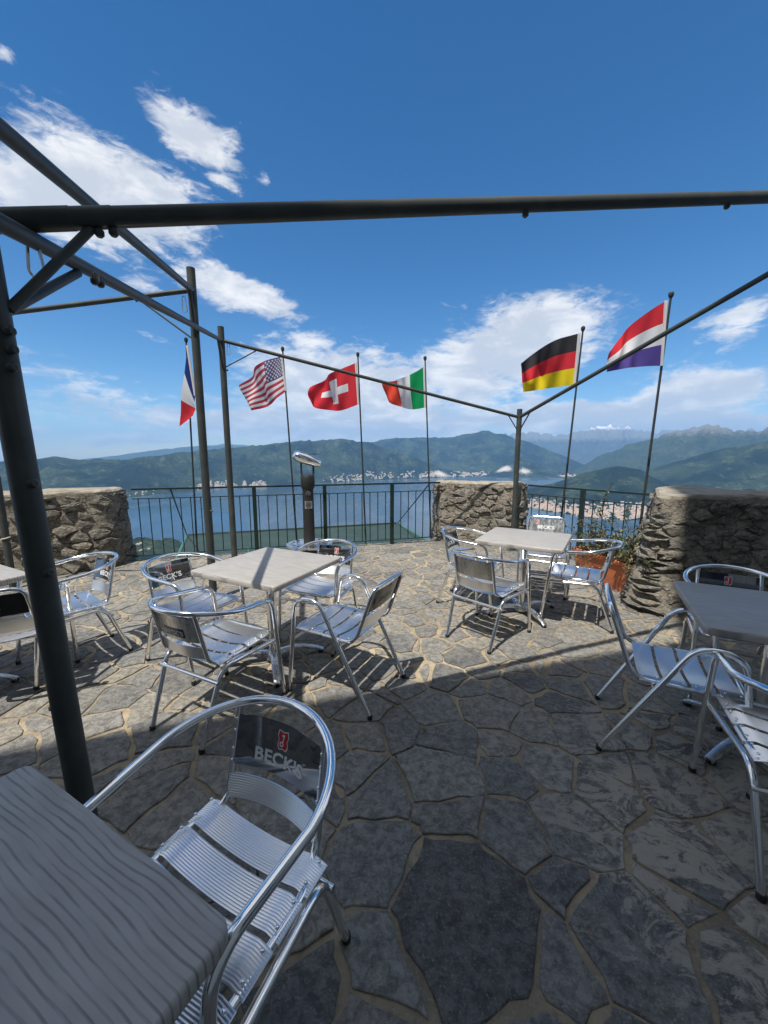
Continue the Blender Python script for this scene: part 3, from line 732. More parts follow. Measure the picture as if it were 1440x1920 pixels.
# braces, bolts, snap hooks at the near post
pa = Vector((F1[0] - .015, F1[1] + .015, 1.90))
brace(root, pa, B1(-.86) + Vector((0, 0, -.03)), .0125)
b3m = B3a.lerp(J3, .115); brace(root, Vector((F1[0] - .04, F1[1] + .03, 1.90)), b3m + Vector((0, 0, -.03)), .014)
for dx in (.0, .035): bolt_at(root, B1(-.84 + dx) + Vector((0, 0, -.034)), (0, 0, -1))
for dz in (0, -.045): bolt_at(root, (F1[0] - .004, F1[1] - .01, 1.84 + dz), (1, -.2, 0))
bolt_at(root, b3m + Vector((.02, .05, -.03)), (0, 0, -1)); bolt_at(root, b3m + Vector((.02, .08, -.027)), (0, 0, -1))
carabiner(root, B1(-1.0) + Vector((0, .0, -.03)), .12)
bolt_at(root, B1(.56) + Vector((0, 0, -.027)), (0, 0, -1)); bolt_at(root, B1(1.62) + Vector((0, 0, -.027)), (0, 0, -1)); 
d34 = (J4 - J3).normalized(); d13 = (B3a - J3).normalized()
brace(root, J3 + Vector((0, 0, -.34)), J3 + d34 * .42 + Vector((0, 0, -.02)), .008)
brace(root, J3 + Vector((0, 0, -.36)), J3 + d13 * .3 + Vector((0, 0, -.02)), .016)
carabiner(root, J3 + Vector((.075, .02, -.03)), .14)
bolt_at(root, J3 + Vector((.045, 0, -.36)), (1, 0, 0))
brace(root, J4 + Vector((0, 0, -.22)), J4 - d34 * .2 + Vector((0, 0, -.0)), .008)
d46 = (Vector((3.80, 2.93, 3.41)) - J4).normalized(); brace(root, J4 + Vector((0, 0, -.22)), J4 + d46 * .22, .010)
for z in (1.2, 1.45, 1.75): bolt_at(root, (F1[0] + .055 - .036 * z, F1[1] - .012, z), (1, -.3, 0))

F2 = (-1.795, 3.855); J2 = Vector((F2[0], F2[1], 3.04)); F5 = (-.93, .45); F7 = (-4.75, 3.72)
root2 = empty('sail_frame', 'second dark grey tubular frame at the left, its post behind the left centre table', 'pergola', (-2, 3, 0))
B2 = lambda t: Vector((-1.195, 1.53, 2.53)).lerp(J2, t)
thing_tube(root2, 'post', (*F2, 0), (*F2, 3.23), .038, 16); thing_tube(root2, 'post', (*F7, 0), (*F7, 2.85), .038, 14)
thing_tube(root2, 'beam', B2(-.55), J2, .027, 16)
pe = B2(-.55); thing_tube(root2, 'post', (pe.x, pe.y, 0), (pe.x, pe.y, pe.z + .06), .038, 14)
thing_tube(root2, 'beam', (F7[0], F7[1], 2.64), J2, .022, 14)
for x, y in (F2, F7, (pe.x, pe.y)): MB().box(Vector((x, y, .006)) - root2.location, (.15, .15, .010)).build('foot_plate', M_FRAME, root2, smooth=None)
dB4 = (Vector((F7[0], F7[1], 2.64)) - J2).normalized(); dB2 = (B2(0) - J2).normalized()
brace(root2, J2 + Vector((0, 0, -.45)), J2 + dB4 * .5 + Vector((0, 0, -.02)), .009)
brace(root2, J2 + Vector((0, 0, -.5)), J2 + dB2 * .12 + Vector((0, 0, -.02)), .02)
carabiner(root2, J2 + Vector((-.085, 0, -.05)), .15)
bolt_at(root2, J2 + dB4 * .52 + Vector((0, 0, -.022)), (0, 0, -1)); bolt_at(root2, (F2[0] + .036, F2[1] - .01, .95), (1, -.2, 0)); 

# short post with a rope by the left wall
root = empty('rope_post', 'short dark post with a pale rope tied to it by the left wall', 'post', (-4.22, 4.18, 0))
MB().tube([(0, 0, 0), (0, 0, 1.27)], .034, 12).build('pole', M_FRAME, root)
MB().lathe([(.036, -.012), (.038, 0), (.03, .012)], (0, 0, 1.275), 12).build('cap', M_FRAME, root)
MB().tube(fillet([(-.75, -.15, .92), (-.4, -.1, .74), (-.04, -.03, .56)], .2, 6), .008, 6).build('rope', M_ROPE, root)
MB().tube([Vector((.04 * math.cos(a), .04 * math.sin(a), .555 + .004 * i)) for i, a in enumerate([k * .5 for k in range(20)])], .007, 6).build('knot', M_ROPE, root)

# ------------------------------------------------------------------ flags
def cloth_mat(name, col):
    m = bpy.data.materials.new(name); m.use_nodes = True; t = NT(m.node_tree); m.node_tree.nodes.clear()
    d = t.new('ShaderNodeBsdfDiffuse'); tr = t.new('ShaderNodeBsdfTranslucent'); mx = t.new('ShaderNodeMixShader'); o = t.new('ShaderNodeOutputMaterial')
    for n in (d, tr): n.inputs[0].default_value = (*col, 1)
    mx.inputs[0].default_value = .45
    t.put(mx, 1, d.outputs[0]); t.put(mx, 2, tr.outputs[0]); t.put(o, 0, mx.outputs[0])
    return m
CL = {k: cloth_mat('cloth_' + k, c) for k, c in dict(red=(.66, .045, .06), darkred=(.52, .07, .10), white=(.78, .78, .78), blue=(.035, .055, .22), navy=(.10, .09, .24), violet=(.11, .08, .30),
      green=(.015, .30, .10), black=(.05, .048, .052), gold=(.80, .62, .03), orange_red=(.70, .08, .05)).items()}
def px3(x, y, Yw):
    """the world point at depth Yw that the photograph shows at (x, y); used only to take measurements of the flags"""
    u, v = (x - 720) / 718, (960 - y) / 718; c, s = math.cos(R_(8.7)), math.sin(R_(8.7))
    return Vector((u, c + v * s, -s + v * c)) * (Yw / (c + v * s)) + Vector((0, 0, 1.53))
def flag(label_pole, label_flag, base, top, Yb, r, corners, colour_fn, mats, nu=32, nv=24, waves=(.05, 1.4, .6), depth=(0, .25, .25, 0), bow=(0, 0), stars=False, white_hoist=False):
    b = px3(*base, Yb); tp = px3(*top, Yb + .02)
    b.z = min(b.z, .02)
    root = empty('flagpole', label_pole, 'flagpole', tuple(b), group='flagpoles fixed along the railings')
    MB().tube([(0, 0, 0), tp - b], r, 10, r2=r * .75).build('pole', M_POLE, root)
    MB().lathe([(r * .8, -.02), (r * 1.5, 0), (r * 1.9, .022), (r * 1.5, .045), (r * .5, .055)], tp - b, 12).build('finial', M_POLE, root)
    if white_hoist:
        ht = px3(*corners[0], Yb) - b; hb = px3(*corners[3], Yb) - b
    HT, FT, FB, HB = [px3(*q, Yb + dd) for q, dd in zip(corners, depth)]
    A, fr, ph = waves
    def S(u, v):
        p = (HT.lerp(FT, u)).lerp(HB.lerp(FB, u), v)
        w = A * (u ** .8) * math.sin(2 * math.pi * (fr * u + .35 * v) + ph) + A * .35 * u * math.sin(2 * math.pi * (2.7 * u - .8 * v) + ph * 2)
        p = p + Vector((w * .25, w, w * .15))
        p.z += bow[0] * math.sin(math.pi * u) * (1 - v) + bow[1] * math.sin(math.pi * u) * v
        return p - HT
    fo = MB(); fs = []
    fo.grid(S, nu, nv)
    fo.mi = [colour_fn((i + .5) / nu, (j + .5) / nv) for i in range(nu) for j in range(nv)]
    f = fo.build('flag', [CL[k] for k in mats], None, smooth=180); f.location = HT
    tag(f, label_flag, 'flag', 'national flags along the railings')
    hem = MB().tube([S(0, k / 8) for k in range(9)], r * 1.15, 6).build('hoist_hem', CL['white'], f)
    if stars:
        sm = MB()
        for row in range(9):
            for col in range(6 if row % 2 == 0 else 5):
                u = .4 * (col * 2 + 1 + (row % 2)) / 12; v = (7 / 13) * (row + 1) / 10
                c = S(u, v); du = (S(u + .01, v) - S(u - .01, v)).normalized(); dv = (S(u, v + .01) - S(u, v - .01)).normalized(); n = du.cross(dv)
                for sgn in (1, -1):
                    ring = []
                    for k in range(10):
                        rad = .021 if k % 2 == 0 else .009; a = math.pi / 2 + k * math.pi / 5
                        ring.append(c + n * .004 * sgn + du * rad * math.cos(a) - dv * rad * math.sin(a))
                    sm.add([c + n * .004 * sgn] + ring, [(0, 1 + k, 1 + (k + 1) % 10) for k in range(10)])
        tag(sm.build('star_pattern', CL['white'], f, smooth=None), kind='stuff')
    return f
us = lambda u, v: (2 if (u < .4 and v < 7 / 13) else (0 if int(v * 13) % 2 == 0 else 1))
swiss = lambda u, v: 1 if ((abs(u - .5) < 3 / 32 and abs(v - .5) < 10 / 32) or (abs(v - .5) < 3 / 32 and abs(u - .5) < 10 / 32)) else 0
flag('thin dark pole carrying the limp blue white and red flag', 'limp blue, white and red vertical tricolour flag hanging by the slim left post', (369, 1024), (349, 640), 5.72, .015,
     [(351, 648), (335, 800), (364, 778), (366, 742)], lambda u, v: int(u * 3), ['blue', 'white', 'red'], 30, 12, (.02, 1.2, .5), (-.02, -.10, -.06, -.03), (-.0, 0))
flag('thin dark pole carrying the stars and stripes flag', 'red and white striped flag with white stars on a blue corner', (557, 1015), (530, 657), 6.02, .015,
     [(528, 668), (452, 722), (477, 770), (536, 733)], us, ['darkred', 'white', 'navy'], 40, 39, (.10, 1.5, .2), (0, .2, .35, 0), (.10, -.05), stars=True)
flag('thin dark pole carrying the red flag with the white cross', 'red flag with a bold white cross', (686, 1018), (671, 667), 6.35, .015,
     [(667, 680), (583, 726), (588, 760), (672, 758)], swiss, ['red', 'white'], 32, 32, (.13, 1.4, .9), (0, .25, .35, 0), (.03, -.10))
flag('thin dark pole carrying the green white and red flag', 'green, white and red vertical tricolour flag in front of pale cloud', (808, 1008), (797, 674), 6.68, .015,
     [(795, 687), (718, 716), (730, 752), (797, 764)], lambda u, v: int(u * 3), ['green', 'white', 'orange_red'], 30, 20, (.13, 1.5, .4), (0, .2, .35, 0), (-.06, -.08))
flag('leaning dark pole carrying the black red and gold flag', 'black, red and gold horizontal striped flag blown to the left', (1046, 1022), (1093, 619), 5.68, .016,
     [(1086, 625), (974, 684), (982, 735), (1077, 721)], lambda u, v: int(v * 3), ['black', 'red', 'gold'], 32, 21, (.16, 1.7, .1), (0, .2, .3, 0), (.08, .0))
flag('leaning dark pole carrying the red white and violet blue flag, nearest the right wall', 'red, white and violet blue horizontal striped flag high above the planter', (1190, 1062), (1258, 556), 4.86, .017,
     [(1249, 564), (1137, 664), (1140, 697), (1240, 686)], lambda u, v: int(v * 3), ['red', 'white', 'violet'], 32, 21, (.10, 1.4, 2.6), (0, .2, .1, 0), (.08, .02))

# ------------------------------------------------------------------ viewing telescope
root = empty('viewing_telescope', 'coin operated chrome viewer on a black column at the railing', 'telescope', (-1.10, 5.52, 0), R_(14))
MB().lathe([(.16, 0), (.16, .012), (.10, .02), (.10, .19)], n=24).build('plinth', M_FRAME, root, smooth=30)
pl = MB().lathe([(.33, .19), (.335, .20), (.335, .215), (.32, .222)], n=40).build('step_plate', M_BASE, root, smooth=30)
for k in range(14):
    a = k * math.pi / 7
    MB().lathe([(.022, 0), (.020, .003)], (.25 * math.cos(a), .25 * math.sin(a), .2225), 10).build('tread_hole', M_CAP, pl, smooth=30)
MB().lathe([(.082, .22), (.080, .8), (.078, 1.0), (.080, 1.02)], n=28).build('column', M_CAP, root, smooth=30)
MB().lathe([(.080, 1.02), (.100, 1.06), (.100, 1.20), (.09, 1.22), (.04, 1.23)], n=28).build('collar', M_CAP, root, smooth=30)
ov = MB(); ov.grid(lambda a, b: (.083 * math.sin((a - .5) * 1.1), -.083 * math.cos((a - .5) * 1.1), .965 + (b - .5) * .075 * math.sqrt(max(.02, 1 - (2 * a - 1) ** 2))), 12, 4); ov.build('oval_label', M_PANEL, root)
sq = MB(); sq.grid(lambda a, b: (.083 * math.sin((a - .5) * 1.35), -.083 * math.cos((a - .5) * 1.35), .80 + (b - .5) * .11), 10, 2); p_ = sq.build('coin_plate', M_BASE, root)
for r0, r1 in ((.030, .040), (.008, .020)):
    rg = MB(); rg.grid(lambda a, b: ((r0 + (r1 - r0) * b) * math.cos(2 * math.pi * a), -.0865, .80 + (r0 + (r1 - r0) * b) * math.sin(2 * math.pi * a)), 20, 1); rg.build('dial', M_CAP, p_, smooth=None)
for sx_ in (-1, 1): MB().tube(fillet([(sx_ * .045, -.03, 1.18), (sx_ * .085, -.02, 1.24), (sx_ * .085, 0, 1.40)], .03, 4), .013, 8).build('fork_arm', M_CAP, root)
vw = MB(); Mv = Matrix.Rotation(R_(110), 3, 'Y') @ Matrix.Identity(3)
vw.lathe([(.045, -.225), (.072, -.20), (.088, -.13), (.090, -.04), (.084, .06), (.070, .15), (.052, .21), (.042, .222)], (0, 0, 1.45), 28, Mv)
v_ = vw.build('viewer_body', M_CHROME, root, smooth=50); v_.location = (0, 0, .14)
v_.scale = (.9, 1.05, .9)
MB().box((.02, -.02, 1.52), (.30, .012, .008), 0, 0).build('top_trim', M_BLACKP, root, smooth=None).rotation_euler = (0, R_(0), 0)

# ------------------------------------------------------------------ planter and plants
root = empty('flower_box', 'terracotta flower box full of trailing green plants by the right wall', 'planter', (2.70, 4.32, 0), math.atan2(-.965, .26))
Lp, Wp, Hp = .96, .38, .36
def rect(l, w): return [(-l / 2, -w / 2), (l / 2, -w / 2), (l / 2, w / 2), (-l / 2, w / 2)]
mb = MB()
rings = [(rect(Lp * .9, Wp * .8), 0), (rect(Lp * .97, Wp * .93), Hp - .05), (rect(Lp + .02, Wp + .02), Hp - .045), (rect(Lp + .02, Wp + .02), Hp), (rect(Lp - .05, Wp - .05), Hp), (rect(Lp - .07, Wp - .07), Hp - .06)]
vs = [(x, y, z) for pl, z in rings for x, y in pl]; fs = [(0, 3, 2, 1)]
for k in range(5):
    for i in range(4): j = (i + 1) % 4; fs.append((k * 4 + i, k * 4 + j, k * 4 + 4 + j, k * 4 + 4 + i))
mb.add(vs, fs); o = mb.build('tub', M_TERRA, root, smooth=None)
bv = o.modifiers.new('bevel', 'BEVEL'); bv.width = .012; bv.segments = 3
MB().box((0, 0, Hp - .085), (Lp - .08, Wp - .08, .06)).build('soil', M_SOIL, root, smooth=None)
def leaf_mesh(mb, p, s, rng):
    M = Matrix.Rotation(rng.uniform(0, 6.28), 3, 'Z') @ Matrix.Rotation(rng.uniform(-.2, 1.4), 3, 'X')
    for q in [[(0, 0, 0), (.35, .4, .06), (.0, 1, -.04), (-.35, .4, .06)]]:
        mb.add([Vector(p) + M @ (Vector(a) * s) for a in q], [(0, 1, 2), (0, 2, 3)])
rng = random.Random(4); mb = MB(); st = MB()
for k in range(150):
    x0 = rng.uniform(-.42, .46); y0 = rng.uniform(-.13, .14)
    if rng.random() < .35 and x0 < 0: continue
    over = rng.random() < .55 and x0 > -.15
    dirn = Vector((rng.uniform(-.3, .3), rng.choice((-1, 1, -1)) if over else rng.uniform(-.6, .6), 0))
    p = Vector((x0, y0, .30)); v = Vector((dirn.x * .4, dirn.y * .55, 1)) * .03; path = [p.copy()]
    for q in range(rng.randint(9, 22)):
        v += Vector((rng.uniform(-.006, .006), rng.uniform(-.006, .006), -.0035 if over else -.0022)); v.length = .028
        if abs(p.y) < .20 and p.z < .37: v.z = abs(v.z)
        p = p + v; path.append(p.copy())
        if p.z < .02: break
        for _ in range(3): leaf_mesh(mb, p + Vector((rng.uniform(-.02, .02), rng.uniform(-.02, .02), rng.uniform(-.015, .02))), rng.uniform(.018, .038), rng)
    st.tube(path, .0025, 4, cap=False)
pr = empty('trailing_plant', 'bushy green and brown trailing plants spilling over the terracotta box', 'plant', (2.70, 4.32, 0), math.atan2(-.965, .26))
tag(mb.build('foliage', M_LEAF, pr, smooth=None), kind='stuff'); tag(st.build('stem', M_STEM, pr, smooth=None), kind='stuff')
for i, (bx, by, hh, lab) in enumerate(((2.83, 4.86, .88, 'tall leafy climber twining up the short railing above the planter'), (3.0, 4.62, .62, 'thin sparse climber with few leaves next to the right flagpole'))):
    pr = empty('climbing_plant', lab, 'plant', (bx, by, .28)); mb = MB(); path = []
    rng = random.Random(40 + i)
    for k in range(26):
        z = hh * k / 25; path.append(Vector((.035 * math.sin(z * 9 + i) + .02 * math.sin(z * 23), .02 * math.cos(z * 11), z)))
        for _ in range((7 if i == 0 else 3) if k < 22 else 2):
            leaf_mesh(mb, path[-1] + Vector((rng.uniform(-.05, .05), rng.uniform(-.04, .04), rng.uniform(-.02, .02))) * (1 - .5 * k / 25), rng.uniform(.018, .042), rng)
    MB().tube(path, .004, 5).build('stem', M_STEM, pr); tag(mb.build('foliage', M_LEAF, pr, smooth=None), kind='stuff')

# ------------------------------------------------------------------ tables
def make_table():
    S = .74 / 2; rc = .03; poly = []
    for cx, cy_, a0 in ((S - rc, S - rc, 0), (-S + rc, S - rc, 90), (-S + rc, -S + rc, 180), (S - rc, -S + rc, 270)):
        for k in range(6): a = R_(a0 + k * 18); poly.append((cx + rc * math.cos(a), cy_ + rc * math.sin(a)))
    n = len(poly); mb = MB(); prof = [(1, -.016), (1.004, -.012), (1.004, .010), (1.0, .015), (.992, .0185), (.985, .0195)]
    prof = [(.985, -.0185)] + prof
    vs = [(x * k, y * k, z) for k, z in prof for x, y in poly]
    fs = [(i * n + j, i * n + (j + 1) % n, (i + 1) * n + (j + 1) % n, (i + 1) * n + j) for i in range(len(prof) - 1) for j in range(n)]
    fs += [tuple(range(n))[::-1], tuple((len(prof) - 1) * n + j for j in range(n))]
    t = empty('bistro_table', 'x', 'table')
    o = mb.add(vs, fs).build('tabletop', M_TABLE, t, smooth=40); o.location = (0, 0, .7205)
    MB().lathe([(.034, .05), (.034, .695)], n=24).build('column', M_TUBE, t, smooth=40)
    MB().lathe([(.06, .02), (.055, .06), (.038, .075), (.036, .08)], n=20).build('hub', M_BASE, t, smooth=40)
    MB().box((0, 0, .6975), (.30, .05, .008), R_(45)).box((0, 0, .692), (.30, .05, .006), R_(-45)).build('top_spider', M_BASE, t, smooth=None)
    for k in range(4):
        a = R_(45 + 90 * k); c, s = math.cos(a), math.sin(a); mb = MB(); ns = 10; w0, w1 = .030, .020
        vs = []
        for i in range(ns + 1):
            q = i / ns; r = .04 + .33 * q; zt = .075 + .022 * math.sin(math.pi * q * .9) - .052 * q * q; zb = zt - .03 + .012 * q; w = w0 + (w1 - w0) * q
            for dx, z in ((-w, zt - .006), (-w * .5, zt), (w * .5, zt), (w, zt - .006), (w, zb), (-w, zb)):
                vs.append((c * r - s * dx, s * r + c * dx, z))
        fs = [(i * 6 + j, i * 6 + (j + 1) % 6, (i + 1) * 6 + (j + 1) % 6, (i + 1) * 6 + j) for i in range(ns) for j in range(6)] + [tuple(range(6))[::-1], tuple(ns * 6 + j for j in range(6))]
        lg = mb.add(vs, fs).build('leg', M_BASE, t, smooth=40)
        MB().lathe([(.020, 0), (.022, .004), (.022, .020), (.018, .024)], (c * .352, s * .352, .001), 12).build('foot', M_CAP, lg, smooth=40)
    return t
TZ = .0105
TABLES = [(-.82, 2.66, -26, 'light grey square table at left centre with four chairs drawn round it'),
          (1.33, 3.54, -31, 'light grey square table near the corner pier and the flower box'),
          (1.96, 1.80, -27.4, 'shaded grey square table at the right edge before the right wall'),
          (-2.82, 2.27, -27, 'grey square table cut off by the left edge behind the dark post'),
          (-.752, .375, -27.4, 'large looking dark grey wood grained table in the bottom left foreground')]
proto = make_table()
for i, (x, y, a, lab) in enumerate(TABLES):
    o = proto if i == 0 else copy_thing(proto)
    o.location = (x, y, TZ); o.rotation_euler.z = R_(a); tag(o, lab, group='square bistro tables on the terrace')

# ------------------------------------------------------------------ chairs
def ribbed(fn, nu, nv, thick, ribs=True):
    """a slat: nu across the ribs, nv along them, closed below"""
    mb = MB(); vs = []
    for side in (1, -1):
        for i in range(nu + 1):
            for j in range(nv + 1):
                h = ((.0013 if i % 2 else 0) if ribs and side == 1 else 0)
                if side == -1: h = -thick
                vs.append(fn(i / nu, j / nv, h))
    m_ = (nu + 1) * (nv + 1); fs = []
    for i in range(nu):
        for j in range(nv):
            a = i * (nv + 1) + j; q = (a, a + nv + 1, a + nv + 2, a + 1); fs.append(q); fs.append(tuple(m_ + k for k in q[::-1]))
    edge = [i * (nv + 1) for i in range(nu + 1)] + [nu * (nv + 1) + j for j in range(1, nv + 1)] + [i * (nv + 1) + nv for i in range(nu - 1, -1, -1)] + [j for j in range(nv - 1, 0, -1)]
    for k in range(len(edge)): a, b_ = edge[k], edge[(k + 1) % len(edge)]; fs.append((a, m_ + a, m_ + b_, b_))
    return mb.add(vs, fs)
def text_mesh(body, height, bold=.012):
    cu = bpy.data.curves.new('t', 'FONT'); cu.body = body; cu.size = 1; cu.offset = bold; cu.align_x = 'CENTER'; cu.resolution_u = 3; cu.space_character = 1.05
    ob = bpy.data.objects.new('t', cu); me = bpy.data.meshes.new_from_object(ob)
    v = np.array([q.co for q in me.vertices]); f = [tuple(p.vertices) for p in me.polygons]
    bpy.data.objects.remove(ob); bpy.data.curves.remove(cu); bpy.data.meshes.remove(me)
    h = v[:, 1].max() - v[:, 1].min(); v[:, 1] -= (v[:, 1].max() + v[:, 1].min()) / 2; v[:, 0] -= (v[:, 0].max() + v[:, 0].min()) / 2
    return v / h * height, f
def split_faces(v, f):
    """cut wide faces so that they follow a curved panel"""
    out = []
    for q in f:
        for k in range(1, len(q) - 1): out.append((q[0], q[k], q[k + 1]))
    return v, out
WORD, WORDF = split_faces(*text_mesh("BECK'S", 1.0, .03))
SHIELD = [(-.30, .5), (0, .42), (.30, .5), (.36, .2), (.28, 0), (.34, -.3), (.22, -.5), (0, -.44), (-.22, -.5), (-.34, -.3), (-.28, 0), (-.36, .2)]
def lettering(name, parent, surf, h, cx, cz, m, off, mirror=1, wide=1.15):
    mb = MB(); mb.add([surf(cx + x * h * wide * mirror, cz + y * h, off) for x, y, _ in WORD], WORDF); return mb.build(name, m, parent, smooth=None)
def emblem(parent, surf, h, cx, cz, off, mirror=1):
    mb = MB(); mb.add([surf(cx, cz, off)] + [surf(cx + x * h * 1.16 * mirror, cz + y * h * 1.14, off) for x, y in SHIELD], [(0, 1 + k, 1 + (k + 1) % 12) for k in range(12)]); mb.build('emblem_border', M_PRINT, parent, smooth=None)
    mb = MB(); mb.add([surf(cx, cz, off * 1.6)] + [surf(cx + x * h * mirror, cz + y * h, off * 1.6) for x, y in SHIELD], [(0, 1 + k, 1 + (k + 1) % 12) for k in range(12)]); mb.build('emblem', M_RED, parent, smooth=None)
    mb = MB(); ring = []
    for k in range(12):
        a = k * math.pi / 6; ring += [(-.08 + .15 * math.cos(a), -.22 + .15 * math.sin(a)), (-.08 + .075 * math.cos(a), -.22 + .075 * math.sin(a))]
    P = lambda x, y: surf(cx + x * h * mirror, cz + y * h, off * 2.2)
    mb.add([P(*q) for q in ring], [(2 * k, 2 * ((k + 1) % 12), 2 * ((k + 1) % 12) + 1, 2 * k + 1) for k in range(12)])
    mb.add([P(*q) for q in [(-.05, -.09), (.02, -.11), (.13, .33), (.06, .35)]], [(0, 1, 2, 3)])
    mb.add([P(*q) for q in [(.06, .18), (-.1, .23), (-.07, .34), (.09, .30)]], [(0, 1, 2, 3)])
    mb.build('key_mark', M_PRINT, parent, smooth=None)
def rivets(name, parent, pts, r=.0045):
    for p in pts: MB().lathe([(r, -.001), (r, .001), (r * .5, .0025)], p, 8).build('rivet', M_TUBE, parent, smooth=60)

def seat_slats(root, w=.222):
    for yc in (-.125, -.022, .081, .184):
        def fn(a, b, h, yc=yc):
            x = (b - .5) * 2 * w; k = x / w
            z = .4525 - .030 * (1 - k * k) - .02 * max(0, abs(k) - .93) / .07
            return (x, yc + (a - .5) * .088, z + h + .004 * math.sin(yc * 8))
        s = ribbed(fn, 26, 12, .0035).build('seat_slat', M_SLAT, root, smooth=30)
        for sx in (-1, 1):
            for dy in (-.028, .028):
                MB().lathe([(.0055, -.001), (.0055, .0015), (.003, .0035)], (sx * .206, yc + dy, .4535 - .0035), 8).build('rivet', M_TUBE, s, smooth=60)
def feet(root, pts):
    for x, y in pts: MB().lathe([(.0145, 0), (.0155, .003), (.0155, .022), (.013, .026)], (x, y, 0), 12).build('foot_cap', M_CAP, root, smooth=40)
FT1 = [(.255, .28), (-.255, .28), (.195, -.29), (-.195, -.29)]
def make_hoop_chair():
    t = empty('hoop_armchair', 'x', 'chair')
    half = fillet([(.255, .28, .012), (.250, .205, .665), (.272, -.04, .69)], .075, 7)[:-1]
    arc = [(.272 * math.cos(a), -.04 - .27 * math.sin(a), .69 + .052 * math.sin(a)) for a in [math.pi * k / 28 for k in range(29)]]
    path = half + [Vector(p) for p in arc] + [Vector((-p.x, p.y, p.z)) for p in half[::-1]]
    MB().tube(path, .0135, 14).build('arm_hoop', M_TUBE, t, smooth=60)
    for s in (1, -1):
        MB().tube(fillet([(s * .243, .232, .392), (s * .216, -.150, .402), (s * .195, -.29, .012)], .075, 7), .0135, 12).build('side_tube', M_TUBE, t, smooth=60)
    up = fillet([(.166, -.252, .728), (.170, -.185, .424), (.206, -.08, .426), (.206, .240, .430), (0, .252, .430)], [0, .07, .03, .045, 0], 6)
    path = up[:-1] + [Vector((-p.x, p.y, p.z)) for p in up[:-1][::-1]]
    MB().tube(path, .0115, 12).build('seat_frame', M_TUBE, t, smooth=60)
    MB().tube([(-.226, -.186, .335), (.226, -.186, .335)], .0105, 10).build('rear_stretcher', M_TUBE, t)
    MB().tube([(-.247, .245, .36), (.247, .245, .36)], .0095, 10).build('front_stretcher', M_TUBE, t)
    seat_slats(t)
    def surf(x, z, off):
        k = x / .168; return (x, -.252 + (.728 - z) * .226 + .010 - .030 * (1 - k * k) + off, z)
    # glossy back panel, its face towards the sitter
    pn = ribbed(lambda a, b, h: surf((b - .5) * .336, .552 + .150 * a, h), 6, 14, .003, False).build('back_panel', [M_PANEL], t, smooth=40)
    lettering('lettering', pn, surf, .040, 0, .598, M_PRINT, .0008, -1); emblem(pn, surf, .052, -.004, .656, .0008, -1)
    for s in (1, -1):
        for z in (.565, .6, .655, .69): MB().lathe([(.0045, -.001), (.0045, .002), (.0025, .0035)], Vector(surf(s * .164, z, .002)), 8, Matrix.Rotation(R_(-90), 3, 'X')).build('rivet', M_TUBE, pn, smooth=60)
    ribbed(lambda a, b, h: surf((b - .5) * .336, .452 + .074 * a, h), 20, 14, .003).build('back_slat', M_SLAT, t, smooth=30)
    # matt rear skin of the panel
    rp = MB(); rp.grid(lambda a, b: surf((b - .5) * .330, .555 + .144 * a, -.0045), 4, 14); rp = rp.build('panel_rear', M_BACK, t, smooth=180)
    feet(t, FT1)
    return t, rp, surf
def make_square_chair():
    t = empty('square_back_armchair', 'x', 'chair')
    for s in (1, -1):
        MB().tube(fillet([(s * .235, -.31, .012), (s * .252, .03, .665), (s * .252, .20, .650), (s * .240, .28, .012)], .10, 8), .0135, 12).build('arm_frame', M_TUBE, t, smooth=60)
    half = fillet([(0, -.325, .775), (.192, -.318, .772), (.205, -.195, .424), (.206, .235, .430), (0, .250, .430)], [0, .06, .075, .045, 0], 7)
    path = half[:-1] + [Vector((-p.x, p.y, p.z)) for p in half[1:][::-1]]
    MB().tube(path, .0115, 12, closed=True).build('seat_frame', M_TUBE, t, smooth=60)
    MB().tube([(-.247, -.105, .40), (.247, -.105, .40)], .0105, 10).build('rear_stretcher', M_TUBE, t)
    MB().tube([(-.245, .235, .37), (.245, .235, .37)], .0095, 10).build('front_stretcher', M_TUBE, t)
    seat_slats(t)
    def surf(x, z, off):
        k = x / .19; return (x, -.318 + (.772 - z) * .362 + .006 - .018 * (1 - k * k) + off, z)
    pn = ribbed(lambda a, b, h: surf((b - .5) * .376, .605 + .142 * a, h), 6, 12, .003, False).build('back_panel', M_BACK, t, smooth=40)
    lettering('lettering', pn, surf, .040, 0, .655, M_PRINT, .0008, -1); emblem(pn, surf, .045, .09, .705, .0008, -1)
    ribbed(lambda a, b, h: surf((b - .5) * .384, .492 + .082 * a, h), 20, 12, .003).build('back_slat', M_SLAT, t, smooth=30)
    rp = MB(); rp.grid(lambda a, b: surf((b - .5) * .366, .609 + .134 * a, -.0045), 4, 12); rp = rp.build('panel_rear', M_BLACKP, t, smooth=180)
    lettering('lettering', rp, surf, .032, .0, .665, M_PRINTD, -.0058, 1); emblem(rp, surf, .030, -.125, .668, -.0055, 1)
    feet(t, [(.240, .28), (-.240, .28), (.235, -.31), (-.235, -.31)])
    return t
hoop, rear0, surf0 = make_hoop_chair()
square = make_square_chair()
def ang(fx, fy): return math.atan2(fy, fx) - math.pi / 2
